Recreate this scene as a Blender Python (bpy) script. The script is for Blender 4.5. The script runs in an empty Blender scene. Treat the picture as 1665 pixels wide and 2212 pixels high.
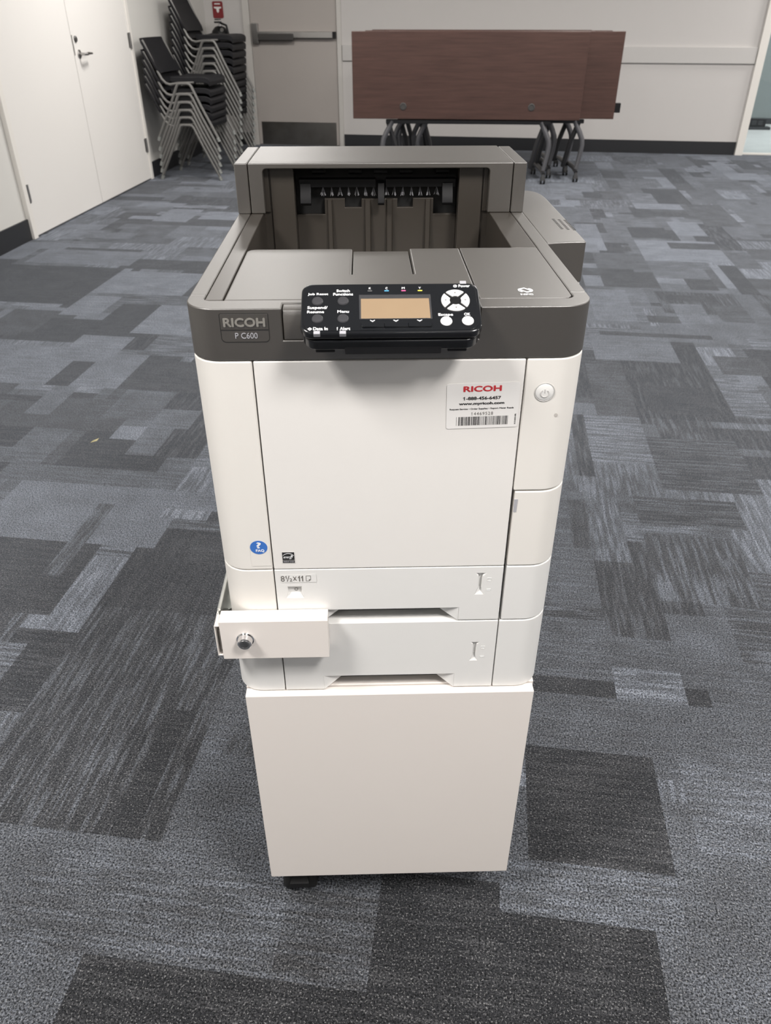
import bpy, bmesh, math, random
from mathutils import Vector, Matrix
from mathutils.geometry import tessellate_polygon
PI = math.pi
sc = bpy.context.scene
COL = sc.collection

# ------------------------------------------------------------------ camera, exposure, light
H = 1.24
cam_d = bpy.data.cameras.new('camera'); cam = bpy.data.objects.new('camera', cam_d); COL.objects.link(cam)
cam.location = (0, 0, H)
cam.rotation_euler = (math.radians(90 - 33.44), 0, math.radians(7.3))
cam_d.sensor_fit = 'VERTICAL'; cam_d.sensor_height = 24.0; cam_d.lens = 1640 / 2212 * 24
cam_d.clip_start = 0.02; cam_d.clip_end = 60
cam_d.dof.use_dof = True; cam_d.dof.focus_distance = 0.98; cam_d.dof.aperture_fstop = 8.0
sc.camera = cam
vs = sc.view_settings
vs.view_transform = 'Standard'; vs.look = 'None'; vs.gamma = 1.0; vs.exposure = -0.19
vs.use_curve_mapping = False
w = bpy.data.worlds.new('world'); sc.world = w; w.use_nodes = True
w.node_tree.nodes['Background'].inputs[0].default_value = (0.9, 0.95, 1.0, 1)
w.node_tree.nodes['Background'].inputs[1].default_value = 0.3

CEIL = 2.75
def area(name, x, y, z, sx, sy, power, col=(1, 0.960, 0.920), rot=(0, 0, 0)):
    d = bpy.data.lights.new(name, 'AREA'); d.shape = 'RECTANGLE'; d.size = sx; d.size_y = sy
    d.energy = power; d.color = col
    o = bpy.data.objects.new(name, d); COL.objects.link(o); o.location = (x, y, z); o.rotation_euler = rot
    return o
# recessed ceiling troffers; the row over the chairs at the back left is switched off
LIGHTS = [(-1.2, -0.25, 76), (1.0, -0.25, 76), (3.7, -0.25, 36),
          (-1.2, 2.8, 20), (1.0, 2.8, 40), (3.7, 2.8, 60),
          (-1.65, 5.9, 72), (1.0, 5.9, 68), (3.7, 5.9, 80),
          (3.7, 8.3, 45), (-1.2, -3.3, 20), (1.0, -3.3, 20)]
for lx, ly, p in LIGHTS:
    area('troffer_light', lx, ly, CEIL - 0.045, 0.56, 0.56, p)
area('corridor_light', 3.6, 10.2, 2.6, 1.6, 1.6, 95, (0.97, 0.98, 1.0))

# ------------------------------------------------------------------ materials
def lin(r, g, b):
    f = lambda v: (v / 255 / 12.92) if v / 255 <= 0.04045 else ((v / 255 + 0.055) / 1.055) ** 2.4
    return (f(r), f(g), f(b), 1)
def mat(name, col, rough=0.5, metal=0.0, spec=0.5, var=0.04, vscale=30.0, bump=0.0, bscale=600.0, coat=0.0):
    m = bpy.data.materials.new(name); m.use_nodes = True
    nt = m.node_tree; b = nt.nodes['Principled BSDF']
    tc = nt.nodes.new('ShaderNodeTexCoord')
    n = nt.nodes.new('ShaderNodeTexNoise'); n.inputs['Scale'].default_value = vscale; n.inputs['Detail'].default_value = 3
    nt.links.new(tc.outputs['Object'], n.inputs['Vector'])
    mx = nt.nodes.new('ShaderNodeMix'); mx.data_type = 'RGBA'
    c = list(col[:3])
    mx.inputs[6].default_value = (*[v * (1 - var) for v in c], 1)
    mx.inputs[7].default_value = (*[min(1, v * (1 + var)) for v in c], 1)
    nt.links.new(n.outputs['Fac'], mx.inputs[0]); nt.links.new(mx.outputs[2], b.inputs['Base Color'])
    b.inputs['Roughness'].default_value = rough; b.inputs['Metallic'].default_value = metal
    b.inputs['Specular IOR Level'].default_value = spec
    if coat: b.inputs['Coat Weight'].default_value = coat; b.inputs['Coat Roughness'].default_value = 0.05
    if bump:
        n2 = nt.nodes.new('ShaderNodeTexNoise'); n2.inputs['Scale'].default_value = bscale; n2.inputs['Detail'].default_value = 1
        nt.links.new(tc.outputs['Object'], n2.inputs['Vector'])
        bp = nt.nodes.new('ShaderNodeBump'); bp.inputs['Strength'].default_value = bump; bp.inputs['Distance'].default_value = 0.001
        nt.links.new(n2.outputs['Fac'], bp.inputs['Height']); nt.links.new(bp.outputs['Normal'], b.inputs['Normal'])
    return m
M = dict(
    white=mat('white_plastic', (0.80, 0.775, 0.735), 0.42, var=0.01),
    door_w=mat('white_door_plastic', (0.80, 0.780, 0.755), 0.42, var=0.01),
    tray_w=mat('cool_white_plastic', (0.78, 0.775, 0.76), 0.42, var=0.01),
    cab=mat('painted_steel', (0.80, 0.75, 0.71), 0.4, var=0.015, vscale=6),
    dark=mat('warm_grey_plastic', (0.033, 0.027, 0.0205), 0.44, spec=1.0, var=0.05, bump=0.12, bscale=1500),
    dark2=mat('smooth_grey_plastic', (0.038, 0.032, 0.026), 0.40, spec=0.7, var=0.05),
    core=mat('black_interior', (0.008, 0.008, 0.008), 0.7, var=0.1),
    blackm=mat('black_matte_plastic', (0.009, 0.009, 0.010), 0.42, spec=0.3, var=0.1),
    gloss=mat('black_gloss_plastic', (0.010, 0.011, 0.013), 0.16, spec=0.6, var=0.1, vscale=200),
    button=mat('grey_button', (0.05, 0.05, 0.055), 0.25, var=0.05),
    wbtn=mat('white_button', (0.86, 0.86, 0.86), 0.35, var=0.01),
    lcd=mat('amber_display', (0.30, 0.215, 0.135), 0.3, var=0.03, vscale=60),
    lcdb=mat('display_bezel', (0.05, 0.05, 0.053), 0.25, var=0.1, vscale=300),
    led=mat('grey_lens', (0.42, 0.42, 0.45), 0.35, var=0.05),
    txtw=mat('white_print', (0.85, 0.86, 0.88), 0.5, var=0.01),
    txtk=mat('black_print', (0.02, 0.02, 0.02), 0.5, var=0.01),
    txtg=mat('grey_print', (0.14, 0.13, 0.12), 0.5, var=0.01),
    logo=mat('grey_relief_letters', (0.24, 0.23, 0.21), 0.35, var=0.02),
    red=mat('red_print', (0.55, 0.035, 0.045), 0.5, var=0.02),
    pc=mat('cyan_print', (0.12, 0.42, 0.8), 0.5), pm=mat('magenta_print', (0.75, 0.12, 0.3), 0.5),
    py=mat('yellow_print', (0.8, 0.75, 0.1), 0.5), pk=mat('grey_mark_print', (0.12, 0.12, 0.12), 0.5),
    blue=mat('blue_print', (0.045, 0.17, 0.55), 0.5, var=0.02),
    paper=mat('sticker_paper', (0.83, 0.815, 0.80), 0.38, var=0.005),
    chrome=mat('chrome', (0.78, 0.78, 0.79), 0.14, metal=1, var=0.02),
    steel=mat('brushed_steel', (0.45, 0.44, 0.43), 0.28, metal=1, var=0.08),
    zinc=mat('zinc_plate', (0.80, 0.82, 0.80), 0.25, metal=0.9, var=0.1),
    chairk=mat('black_vinyl', (0.007, 0.007, 0.009), 0.55, spec=0.3, var=0.15, vscale=12, bump=0.2, bscale=300),
    chairt=mat('grey_painted_tube', (0.17, 0.167, 0.16), 0.42, metal=0.3, var=0.04),
    foot=mat('clear_grey_glide', (0.24, 0.25, 0.24), 0.4),
    tubek=mat('black_painted_tube', (0.02, 0.02, 0.022), 0.35, var=0.1),
    tubes=mat('silver_painted_tube', (0.16, 0.16, 0.17), 0.3, metal=0.5, var=0.05),
    grom=mat('grey_grommet', (0.055, 0.052, 0.050), 0.4),
    wall=mat('wall_paint', (0.60, 0.58, 0.565), 0.6, var=0.01, vscale=2, bump=0.1, bscale=200),
    wallL=mat('wall_paint_left', (0.66, 0.65, 0.62), 0.6, var=0.01, vscale=2, bump=0.1, bscale=200),
    leaf=mat('door_paint', (0.80, 0.78, 0.75), 0.38, var=0.01, vscale=2),
    leaf_shaded=mat('exit_door_shaded_paint', (0.44, 0.405, 0.38), 0.42, var=0.015, vscale=2),  # exit door colour darkened to put the dim corner's shade into it
    trim=mat('trim_paint', (0.80, 0.775, 0.73), 0.4, var=0.01),
    trimg=mat('grey_trim_paint', (0.60, 0.58, 0.55), 0.45, var=0.01),
    rail=mat('rail_paint', (0.57, 0.555, 0.54), 0.5, var=0.01),
    base=mat('rubber_base', (0.022, 0.023, 0.026), 0.45, var=0.05),
    ceil=mat('ceiling_tile', (0.72, 0.72, 0.70), 0.9, var=0.03, bump=0.4, bscale=120),
    grid=mat('ceiling_grid_metal', (0.8, 0.8, 0.8), 0.5),
    hall=mat('corridor_panel', (0.20, 0.225, 0.225), 0.35, var=0.05, vscale=1.5),
    halls=mat('corridor_floor_vinyl', (0.60, 0.61, 0.60), 0.3, var=0.12, vscale=4),
    kick=mat('kick_plate_steel', (0.30, 0.285, 0.265), 0.3, metal=1, var=0.25, vscale=9),
)
def wood_mat():
    m = bpy.data.materials.new('mahogany_laminate'); m.use_nodes = True
    nt = m.node_tree; b = nt.nodes['Principled BSDF']
    tc = nt.nodes.new('ShaderNodeTexCoord'); mp = nt.nodes.new('ShaderNodeMapping')
    mp.inputs['Scale'].default_value = (1.2, 8, 22)
    n = nt.nodes.new('ShaderNodeTexNoise'); n.inputs['Scale'].default_value = 3; n.inputs['Detail'].default_value = 8; n.inputs['Roughness'].default_value = 0.65
    r = nt.nodes.new('ShaderNodeValToRGB')
    r.color_ramp.elements[0].position = 0.3; r.color_ramp.elements[0].color = (0.052, 0.027, 0.022, 1)
    r.color_ramp.elements[1].position = 0.75; r.color_ramp.elements[1].color = (0.088, 0.047, 0.038, 1)
    nt.links.new(tc.outputs['Object'], mp.inputs[0]); nt.links.new(mp.outputs[0], n.inputs[0])
    nt.links.new(n.outputs['Fac'], r.inputs[0]); nt.links.new(r.outputs[0], b.inputs['Base Color'])
    b.inputs['Roughness'].default_value = 0.35
    return m
M['wood'] = wood_mat()
for k in ('dark', 'dark2'): M[k].node_tree.nodes['Principled BSDF'].inputs['IOR'].default_value = 1.85 if k == 'dark' else 1.5
def diffuser_mat():
    m = bpy.data.materials.new('lit_lamp_diffuser'); m.use_nodes = True
    b = m.node_tree.nodes['Principled BSDF']; b.inputs['Base Color'].default_value = (0.9, 0.9, 0.88, 1)
    b.inputs['Emission Color'].default_value = (1, 0.97, 0.93, 1); b.inputs['Emission Strength'].default_value = 4
    return m
M['diff'] = diffuser_mat()
def glass_mat():
    m = bpy.data.materials.new('clear_glass'); m.use_nodes = True
    nt = m.node_tree; nt.nodes.remove(nt.nodes['Principled BSDF'])
    t = nt.nodes.new('ShaderNodeBsdfTransparent'); t.inputs[0].default_value = (0.93, 0.96, 0.96, 1)
    g = nt.nodes.new('ShaderNodeBsdfGlossy'); g.inputs['Roughness'].default_value = 0.02
    f = nt.nodes.new('ShaderNodeFresnel'); f.inputs[0].default_value = 1.5
    x = nt.nodes.new('ShaderNodeMixShader')
    nt.links.new(f.outputs[0], x.inputs[0]); nt.links.new(t.outputs[0], x.inputs[1]); nt.links.new(g.outputs[0], x.inputs[2])
    nt.links.new(x.outputs[0], nt.nodes['Material Output'].inputs[0])
    return m
M['glass'] = glass_mat()

def carpet_mat():
    m = bpy.data.materials.new('carpet_tiles'); m.use_nodes = True
    nt = m.node_tree; N = nt.nodes; Lk = nt.links; b = N['Principled BSDF']
    b.inputs['Roughness'].default_value = 0.95; b.inputs['Specular IOR Level'].default_value = 0.15
    b.inputs['Sheen Weight'].default_value = 0.26; b.inputs['Sheen Tint'].default_value = (0.78, 0.86, 1.0, 1); b.inputs['Sheen Roughness'].default_value = 0.5
    at = N.new('ShaderNodeAttribute'); at.attribute_name = 'tile'
    sp = N.new('ShaderNodeSeparateColor'); Lk.new(at.outputs['Color'], sp.inputs[0])
    tc = N.new('ShaderNodeTexCoord')
    def noise(scale, det=2, rough=0.5, mscale=None, vec=None):
        n = N.new('ShaderNodeTexNoise'); n.inputs['Scale'].default_value = scale; n.inputs['Detail'].default_value = det
        n.inputs['Roughness'].default_value = rough
        if mscale:
            mp = N.new('ShaderNodeMapping'); mp.inputs['Scale'].default_value = mscale
            Lk.new(tc.outputs['Object'], mp.inputs[0]); Lk.new(mp.outputs[0], n.inputs[0])
        else: Lk.new(tc.outputs['Object'], n.inputs[0])
        return n.outputs['Fac']
    def math_(op, a, b_, c=None):
        n = N.new('ShaderNodeMath'); n.operation = op
        for i, v in enumerate((a, b_, c)):
            if v is None: continue
            if isinstance(v, (int, float)): n.inputs[i].default_value = v
            else: Lk.new(v, n.inputs[i])
        return n.outputs[0]
    def mrange(v, a, b_, c, d):
        n = N.new('ShaderNodeMapRange'); Lk.new(v, n.inputs[0])
        for i, q in enumerate((a, b_, c, d)): n.inputs[i + 1].default_value = q
        return n.outputs[0]
    # yarn streaks running along the tile direction
    sx = noise(1.0, 3, 0.6, (6, 95, 1)); sy = noise(1.0, 3, 0.6, (95, 6, 1))
    dmix = N.new('ShaderNodeMix'); dmix.data_type = 'FLOAT'
    Lk.new(sp.outputs[1], dmix.inputs[0]); Lk.new(sx, dmix.inputs[2]); Lk.new(sy, dmix.inputs[3])
    streak = mrange(dmix.outputs[0], 0.44, 0.60, -0.5, 0.5)
    st = math_('MULTIPLY', streak, sp.outputs[2])
    st = math_('MULTIPLY', st, 0.42)
    cloud = mrange(noise(9, 3, 0.6), 0.3, 0.7, -0.10, 0.10)
    tone = math_('ADD', math_('ADD', sp.outputs[0], st), cloud)
    r = N.new('ShaderNodeValToRGB'); e = r.color_ramp.elements
    e[0].position = 0.0; e[0].color = (0.015, 0.015, 0.016, 1)
    e[1].position = 1.0; e[1].color = (0.188, 0.205, 0.238, 1)
    x = e.new(0.25); x.color = (0.037, 0.037, 0.039, 1)
    x = e.new(0.5); x.color = (0.072, 0.077, 0.087, 1)
    x = e.new(0.8); x.color = (0.134, 0.147, 0.172, 1)
    Lk.new(tone, r.inputs[0])
    # tuft speckle
    f1 = mrange(noise(300, 2, 0.75), 0.40, 0.62, 0.12, 1.95)
    f2 = mrange(noise(150, 2, 0.6), 0.3, 0.7, 0.82, 1.18)
    f = math_('MULTIPLY', f1, f2)
    vm = N.new('ShaderNodeVectorMath'); vm.operation = 'SCALE'; Lk.new(r.outputs[0], vm.inputs[0]); Lk.new(f, vm.inputs['Scale'])
    hs = N.new('ShaderNodeVectorMath'); hs.operation = 'ADD'   # pale flecks in the yarn
    fl = mrange(noise(340, 1, 0.5), 0.60, 0.72, 0.0, 0.19)
    cm = N.new('ShaderNodeCombineXYZ'); Lk.new(fl, cm.inputs[0]); Lk.new(fl, cm.inputs[1]); Lk.new(fl, cm.inputs[2])
    Lk.new(vm.outputs[0], hs.inputs[0]); Lk.new(cm.outputs[0], hs.inputs[1])
    Lk.new(hs.outputs[0], b.inputs['Base Color'])
    bp = N.new('ShaderNodeBump'); bp.inputs['Strength'].default_value = 0.5; bp.inputs['Distance'].default_value = 0.002
    Lk.new(f1, bp.inputs['Height']); Lk.new(bp.outputs[0], b.inputs['Normal'])
    return m
M['carpet'] = carpet_mat()

# ------------------------------------------------------------------ helpers
class MB:
    """collects shapes into one mesh"""
    def __init__(s): s.bm = bmesh.new()
    def box(s, lo, hi, mtx=None):
        vs_ = [s.bm.verts.new((x, y, z)) for x in (lo[0], hi[0]) for y in (lo[1], hi[1]) for z in (lo[2], hi[2])]
        for f in ((0, 1, 3, 2), (4, 6, 7, 5), (0, 4, 5, 1), (2, 3, 7, 6), (0, 2, 6, 4), (1, 5, 7, 3)):
            s.bm.faces.new([vs_[i] for i in f])
        if mtx is not None:
            for v in vs_: v.co = mtx @ v.co
        return s
    def prism(s, loops, a, b, axis='z'):
        """polygon (with holes) extruded along an axis; loops are lists of 2D points"""
        if isinstance(loops[0][0], (int, float)): loops = [loops]
        def P(p, t):
            return {'z': (p[0], p[1], t), 'y': (p[0], t, p[1]), 'x': (t, p[0], p[1])}[axis]
        flat = [p for l in loops for p in l]
        tris = tessellate_polygon([[Vector((p[0], p[1], 0)) for p in l] for l in loops])
        va = [s.bm.verts.new(P(p, a)) for p in flat]; vb = [s.bm.verts.new(P(p, b)) for p in flat]
        fs = []
        if len(loops) == 1:
            fs.append(s.bm.faces.new(va)); fs.append(s.bm.faces.new(vb))
        else:
            for t in tris:
                try: fs.append(s.bm.faces.new([va[i] for i in t])); fs.append(s.bm.faces.new([vb[i] for i in t]))
                except ValueError: pass
        k = 0
        for l in loops:
            n = len(l)
            for i in range(n):
                j = (i + 1) % n
                fs.append(s.bm.faces.new((va[k + i], va[k + j], vb[k + j], vb[k + i])))
            k += n
        return s
    def tube(s, pts, r, seg=8, cap=True):
        pts = [Vector(p) for p in pts]; rings = []
        up = Vector((0, 0, 1))
        for i, p in enumerate(pts):
            d = (pts[min(i + 1, len(pts) - 1)] - pts[max(i - 1, 0)]).normalized()
            if i == 0:
                a = d.cross(up)
                if a.length < 1e-3: a = d.cross(Vector((1, 0, 0)))
            else: a = a - d * a.dot(d)
            a.normalize(); b_ = d.cross(a)
            rr = r[i] if isinstance(r, (list, tuple)) else r
            rings.append([s.bm.verts.new(p + (a * math.cos(2 * PI * k / seg) + b_ * math.sin(2 * PI * k / seg)) * rr) for k in range(seg)])
        for i in range(len(rings) - 1):
            for k in range(seg):
                s.bm.faces.new((rings[i][k], rings[i][(k + 1) % seg], rings[i + 1][(k + 1) % seg], rings[i + 1][k]))
        if cap: s.bm.faces.new(rings[0][::-1]); s.bm.faces.new(rings[-1])
        return s
    def lathe(s, prof, c=(0, 0, 0), axis=(0, 0, 1), seg=32, sy=1.0):
        """profile of (radius, height) turned about an axis"""
        q = Vector((0, 0, 1)).rotation_difference(Vector(axis)); c = Vector(c); rings = []
        for r, h in prof:
            if r < 1e-7: rings.append([s.bm.verts.new(c + q @ Vector((0, 0, h)))])
            else: rings.append([s.bm.verts.new(c + q @ Vector((r * math.cos(2 * PI * k / seg), r * sy * math.sin(2 * PI * k / seg), h))) for k in range(seg)])
        for A, B in zip(rings, rings[1:]):
            for k in range(seg):
                k2 = (k + 1) % seg
                if len(A) == 1 and len(B) == 1: continue
                if len(A) == 1: s.bm.faces.new((A[0], B[k], B[k2]))
                elif len(B) == 1: s.bm.faces.new((A[k], A[k2], B[0]))
                else: s.bm.faces.new((A[k], A[k2], B[k2], B[k]))
        if len(rings[0]) > 1: s.bm.faces.new(rings[0][::-1])
        if len(rings[-1]) > 1: s.bm.faces.new(rings[-1])
        return s
    def hull(s, pts):
        vs_ = [s.bm.verts.new(p) for p in pts]
        bmesh.ops.convex_hull(s.bm, input=vs_)
        return s
    def move(s, mtx):
        bmesh.ops.transform(s.bm, matrix=mtx, verts=s.bm.verts); return s
    def build(s, name, material, parent=None, bevel=0.0, seg=2, smooth=None, frame=None, base=None, ang=35):
        bmesh.ops.recalc_face_normals(s.bm, faces=s.bm.faces)
        if base is not None: bmesh.ops.translate(s.bm, vec=-Vector(base), verts=s.bm.verts)
        me = bpy.data.meshes.new(name); s.bm.to_mesh(me); s.bm.free()
        me.materials.append(material)
        o = bpy.data.objects.new(name, me); COL.objects.link(o)
        if bevel or smooth:
            for p in me.polygons: p.use_smooth = True
            if not bevel: me.set_sharp_from_angle(angle=math.radians(ang))
        if bevel:
            b = o.modifiers.new('bevel', 'BEVEL'); b.width = bevel; b.segments = seg; b.limit_method = 'ANGLE'
            b.angle_limit = math.radians(ang); b.harden_normals = True; b.use_clamp_overlap = True
        if parent: o.parent = parent
        return o
def tag(o, label=None, cat=None, group=None, kind=None):
    if label: o['label'] = label
    if cat: o['category'] = cat
    if group: o['group'] = group
    if kind: o['kind'] = kind
    return o
def empty(name, loc, rz=0.0):
    o = bpy.data.objects.new(name, None); o.empty_display_size = 0.1; COL.objects.link(o)
    o.location = loc; o.rotation_euler = (0, 0, rz); return o
def copy_tree(o, parent=None):
    c = o.copy(); COL.objects.link(c)
    if parent: c.parent = parent
    for ch in [q for q in KIDS(o)]: copy_tree(ch, c)
    return c
def KIDS(o): return [q for q in list(bpy.data.objects) if q.parent == o]
def rrect(x0, y0, x1, y1, r, n=6):
    """rounded rectangle; r is one radius or four (bl, br, tr, tl)"""
    if not isinstance(r, (list, tuple)): r = (r,) * 4
    out = []
    for (cx, cy, a0), q in zip(((x0, y0, 180), (x1, y0, 270), (x1, y1, 0), (x0, y1, 90)), r):
        ox = cx + q if cx == x0 else cx - q; oy = cy + q if cy == y0 else cy - q
        if q < 1e-6: out.append((cx, cy)); continue
        for i in range(n + 1):
            a = math.radians(a0 + 90 * i / n); out.append((ox + q * math.cos(a), oy + q * math.sin(a)))
    return out
def rect(x0, y0, x1, y1): return [(x0, y0), (x1, y0), (x1, y1), (x0, y1)]
def text_mesh(name, body, size, material, parent, mtx, bold=0.0, xs=1.0, align='CENTER', depth=0.00012, base=None, spacing=1.0, shear=0.0, fit=None):
    """real lettering converted to a mesh; mtx maps text plane (x right, y up, z out) to the thing's frame"""
    c = bpy.data.curves.new(name, 'FONT'); c.body = body; c.size = size; c.align_x = align; c.align_y = 'CENTER'
    c.extrude = depth; c.space_character = spacing; c.resolution_u = 3; c.shear = shear
    t = bpy.data.objects.new('tmp', c); COL.objects.link(t)
    dg = bpy.context.evaluated_depsgraph_get(); dg.update()
    me = bpy.data.meshes.new_from_object(t.evaluated_get(dg)); bpy.data.objects.remove(t); bpy.data.curves.remove(c)
    me.name = name
    xsv = [v.co.x for v in me.vertices]; ysv = [v.co.y for v in me.vertices]
    cx = (min(xsv) + max(xsv)) / 2; cy = (min(ysv) + max(ysv)) / 2
    if bold:  # thicker strokes: shifted copies laid over each other
        bm = bmesh.new()
        for dx, dy in ((-bold, 0), (bold, 0), (0, -bold), (0, bold), (0, 0)):
            k = len(bm.verts); bm.from_mesh(me); bm.verts.ensure_lookup_table()
            for v in bm.verts[k:]: v.co.x += dx; v.co.y += dy; v.co.z += 0.00002 * (dx > 0) + 0.00001 * (dy > 0)
        bm.to_mesh(me); bm.free()
        xsv = [v.co.x for v in me.vertices]; ysv = [v.co.y for v in me.vertices]
        cx = (min(xsv) + max(xsv)) / 2; cy = (min(ysv) + max(ysv)) / 2
    if fit:   # fit to a width (and height)
        xs = fit[0] / (max(xsv) - min(xsv)); ys = fit[1] / (max(ysv) - min(ysv)) if len(fit) > 1 else 1
        me.transform(Matrix.Translation((-cx, -cy, 0))); me.transform(Matrix.Diagonal((xs, ys, 1, 1)))
    else: me.transform(Matrix.Diagonal((xs, 1, 1, 1)))
    me.transform(mtx)
    if base is not None: me.transform(Matrix.Translation(-Vector(base)))
    me.materials.clear(); me.materials.append(material)
    o = bpy.data.objects.new(name, me); COL.objects.link(o); o.parent = parent
    return o

RECTS = [(-0.85, 1.01, 0.66, 1.18, 0.5, 0, 0.2), (-1.0, -0.2, 1.2, 0.95, 0.5, 0, 0.15), (-3.08, 3.55, -2.04, 4.19, 0.13, 0, 0.4), (-2.05, 3.75, -1.57, 4.13, 0.8, 0, 0.4), (-2.07, 3.4, -1.83, 3.69, 0.8, 0, 0.4), (-2.1, 4.19, -1.56, 4.39, 0.2, 0, 0.4), (-1.82, 3.2, -1.54, 3.6, 0.13, 0, 0.4), (-2.07, 3.17, -1.59, 3.37, 0.13, 0, 0.4), (-2.08, 3.03, -1.81, 3.15, 0.13, 0, 0.4), (-1.59, 3.22, -1.35, 3.61, 0.8, 0, 0.4), (-1.81, 2.88, -1.56, 3.13, 0.75, 0, 0.4), (-2.08, 2.61, -1.69, 2.98, 0.75, 0, 0.4), (-1.7, 2.6, -1.61, 2.86, 0.15, 0, 0.4), (-1.58, 2.59, -1.37, 2.72, 0.75, 0, 0.4), (-1.4, 2.61, -1.05, 2.89, 0.18, 0, 0.4), (-2.1, 5.27, -1.7, 5.46, 0.2, 0, 0.4), (-2.61, 5.27, -2.05, 5.33, 0.25, 0, 0.4), (-2.37, 5.35, -2.09, 5.74, 0.75, 0, 0.4), (-2.63, 5.82, -2.32, 5.94, 0.75, 0, 0.4), (-2.88, 5.03, -2.6, 5.18, 0.7, 0, 0.4), (-2.7, 4.26, -2.07, 4.57, 0.7, 0, 0.4), (-2.61, 4.54, -2.11, 4.56, 0.2, 0, 0.4), (-1.4, 2.35, -1.13, 2.55, 0.45, 0, 0.4), (-1.4, 2.01, -1.39, 2.58, 0.3, 0, 0.4), (1.54, 7.55, 1.72, 7.98, 0.1, 0, 0.4), (1.0, 7.5, 1.21, 7.87, 0.2, 0, 0.4), (0.99, 6.94, 1.09, 7.33, 0.25, 0, 0.4), (1.28, 6.41, 1.47, 6.88, 0.1, 0, 0.4), (1.57, 6.94, 1.72, 7.24, 0.3, 0, 0.4), (1.48, 5.72, 1.77, 6.38, 0.32, 0, 0.4), (0.95, 5.29, 1.21, 5.58, 0.1, 0, 0.4), (1.24, 5.38, 1.47, 5.79, 0.78, 0, 0.4), (0.96, 4.76, 1.43, 5.24, 0.8, 0, 0.4), (1.17, 5.07, 1.46, 5.18, 0.2, 0, 0.4), (1.46, 4.64, 1.58, 4.98, 0.4, 0, 0.4), (0.67, 4.56, 0.96, 4.88, 0.4, 0, 0.4), (0.64, 4.19, 0.93, 4.52, 0.2, 0, 0.4), (1.3, 4.26, 1.33, 4.72, 0.85, 0, 0.4), (1.36, 4.17, 1.43, 4.7, 0.15, 0, 0.4), (1.12, 4.2, 1.23, 4.42, 0.2, 0, 0.4), (0.55, 3.63, 0.77, 4.13, 0.7, 0, 0.4), (0.94, 3.64, 1.09, 3.95, 0.65, 0, 0.4), (0.95, 3.99, 1.2, 4.09, 0.15, 0, 0.4), (0.82, 3.65, 0.93, 3.76, 0.25, 0, 0.4), (1.15, 3.69, 1.36, 3.96, 0.35, 0, 0.4), (1.02, 3.04, 1.18, 3.27, 0.3, 0, 0.4), (0.43, 2.61, 0.58, 3.09, 0.3, 0, 0.4), (0.63, 2.64, 0.88, 2.92, 0.12, 0, 0.4), (0.48, 3.14, 0.85, 3.43, 0.62, 0, 0.4), (2.1, 8.0, 2.26, 8.47, 0.85, 0, 0.4), (2.37, 8.03, 2.5, 8.59, 0.2, 0, 0.4), (2.1, 7.51, 2.41, 7.87, 0.85, 0, 0.4), (1.01, 7.97, 1.17, 8.29, 0.8, 0, 0.4), (0.79, 5.29, 0.93, 5.63, 0.5, 0, 0.4), (0.58, 5.27, 0.75, 5.65, 0.7, 0, 0.4), (1.08, 6.22, 1.46, 6.38, 0.8, 0, 0.4), (1.29, 3.35, 1.41, 4.17, 0.5, 0, 0.4), (0.35, 2.13, 0.4, 2.58, 0.2, 1, 1), (0.42, 2.27, 0.61, 2.58, 0.65, 0, 1), (0.62, 2.09, 0.91, 2.44, 0.28, 0, 1), (0.5, 1.56, 0.76, 1.87, 0.45, 1, 1), (0.36, 1.69, 0.46, 2.08, 0.6, 1, 1), (0.52, 1.89, 0.79, 2.04, 0.33, 0, 1), (-0.9, 0.76, -0.48, 1.33, 0.30, 1, 1.0), (-0.59, 0.74, -0.53, 1.04, 0.05, 0, 0.5), (-0.56, 0.41, -0.01, 0.53, 0.1, 0, 0.5), (-0.1, 0.43, 0.1, 0.75, 0.08, 0, 0.5), (0.16, 0.8, 0.4, 1.04, 0.12, 0, 0.5), (0.12, 0.72, 0.41, 0.78, 0.6, 0, 0.5), (0.1, 0.46, 0.37, 0.69, 0.06, 0, 0.5), (-0.28, 0.56, -0.08, 0.72, 0.38, 0, 0.5), (-0.68, 0.56, -0.25, 0.68, 0.5, 0, 0.5), (0.44, 0.86, 0.75, 1.04, 0.62, 0, 0.5)]

# ------------------------------------------------------------------ the room
random.seed(7)
FX0, FY0, CS = -4.0, -7.2, 0.05
NX, NY = 200, 325
grid = [[None] * NX for _ in range(NY)]
def paint(x0, y0, x1, y1, tone, d, s):
    for j in range(max(0, round((y0 - FY0) / CS)), min(NY, max(round((y0 - FY0) / CS) + 1, round((y1 - FY0) / CS)))):
        for i in range(max(0, round((x0 - FX0) / CS)), min(NX, max(round((x0 - FX0) / CS) + 1, round((x1 - FX0) / CS)))):
            grid[j][i] = (tone, d, s)
paint(FX0, FY0, FX0 + NX * CS, FY0 + NY * CS, 0.5, 0, 0.4)
for _ in range(3400):
    wx = random.choice((0.15, 0.25, 0.35, 0.5, 0.75)); wy = random.choice((0.05, 0.1, 0.15, 0.25, 0.35, 0.5))
    if random.random() < 0.2: wx, wy = wy, wx
    x = FX0 + random.randrange(NX) * CS; y = FY0 + random.randrange(NY) * CS
    tone = random.choice((0.12, 0.18, 0.3, 0.42, 0.5, 0.55, 0.6, 0.7, 0.8))
    paint(x, y, x + wx, y + wy, tone, random.choice((0, 0, 1)), random.choice((0.1, 0.4, 0.8, 1.0)))
for rr in RECTS: paint(*rr)
me = bpy.data.meshes.new('floor')
verts = [(FX0 + i * CS, FY0 + j * CS, 0) for j in range(NY + 1) for i in range(NX + 1)]
faces = [(j * (NX + 1) + i, j * (NX + 1) + i + 1, (j + 1) * (NX + 1) + i + 1, (j + 1) * (NX + 1) + i) for j in range(NY) for i in range(NX)]
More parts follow.
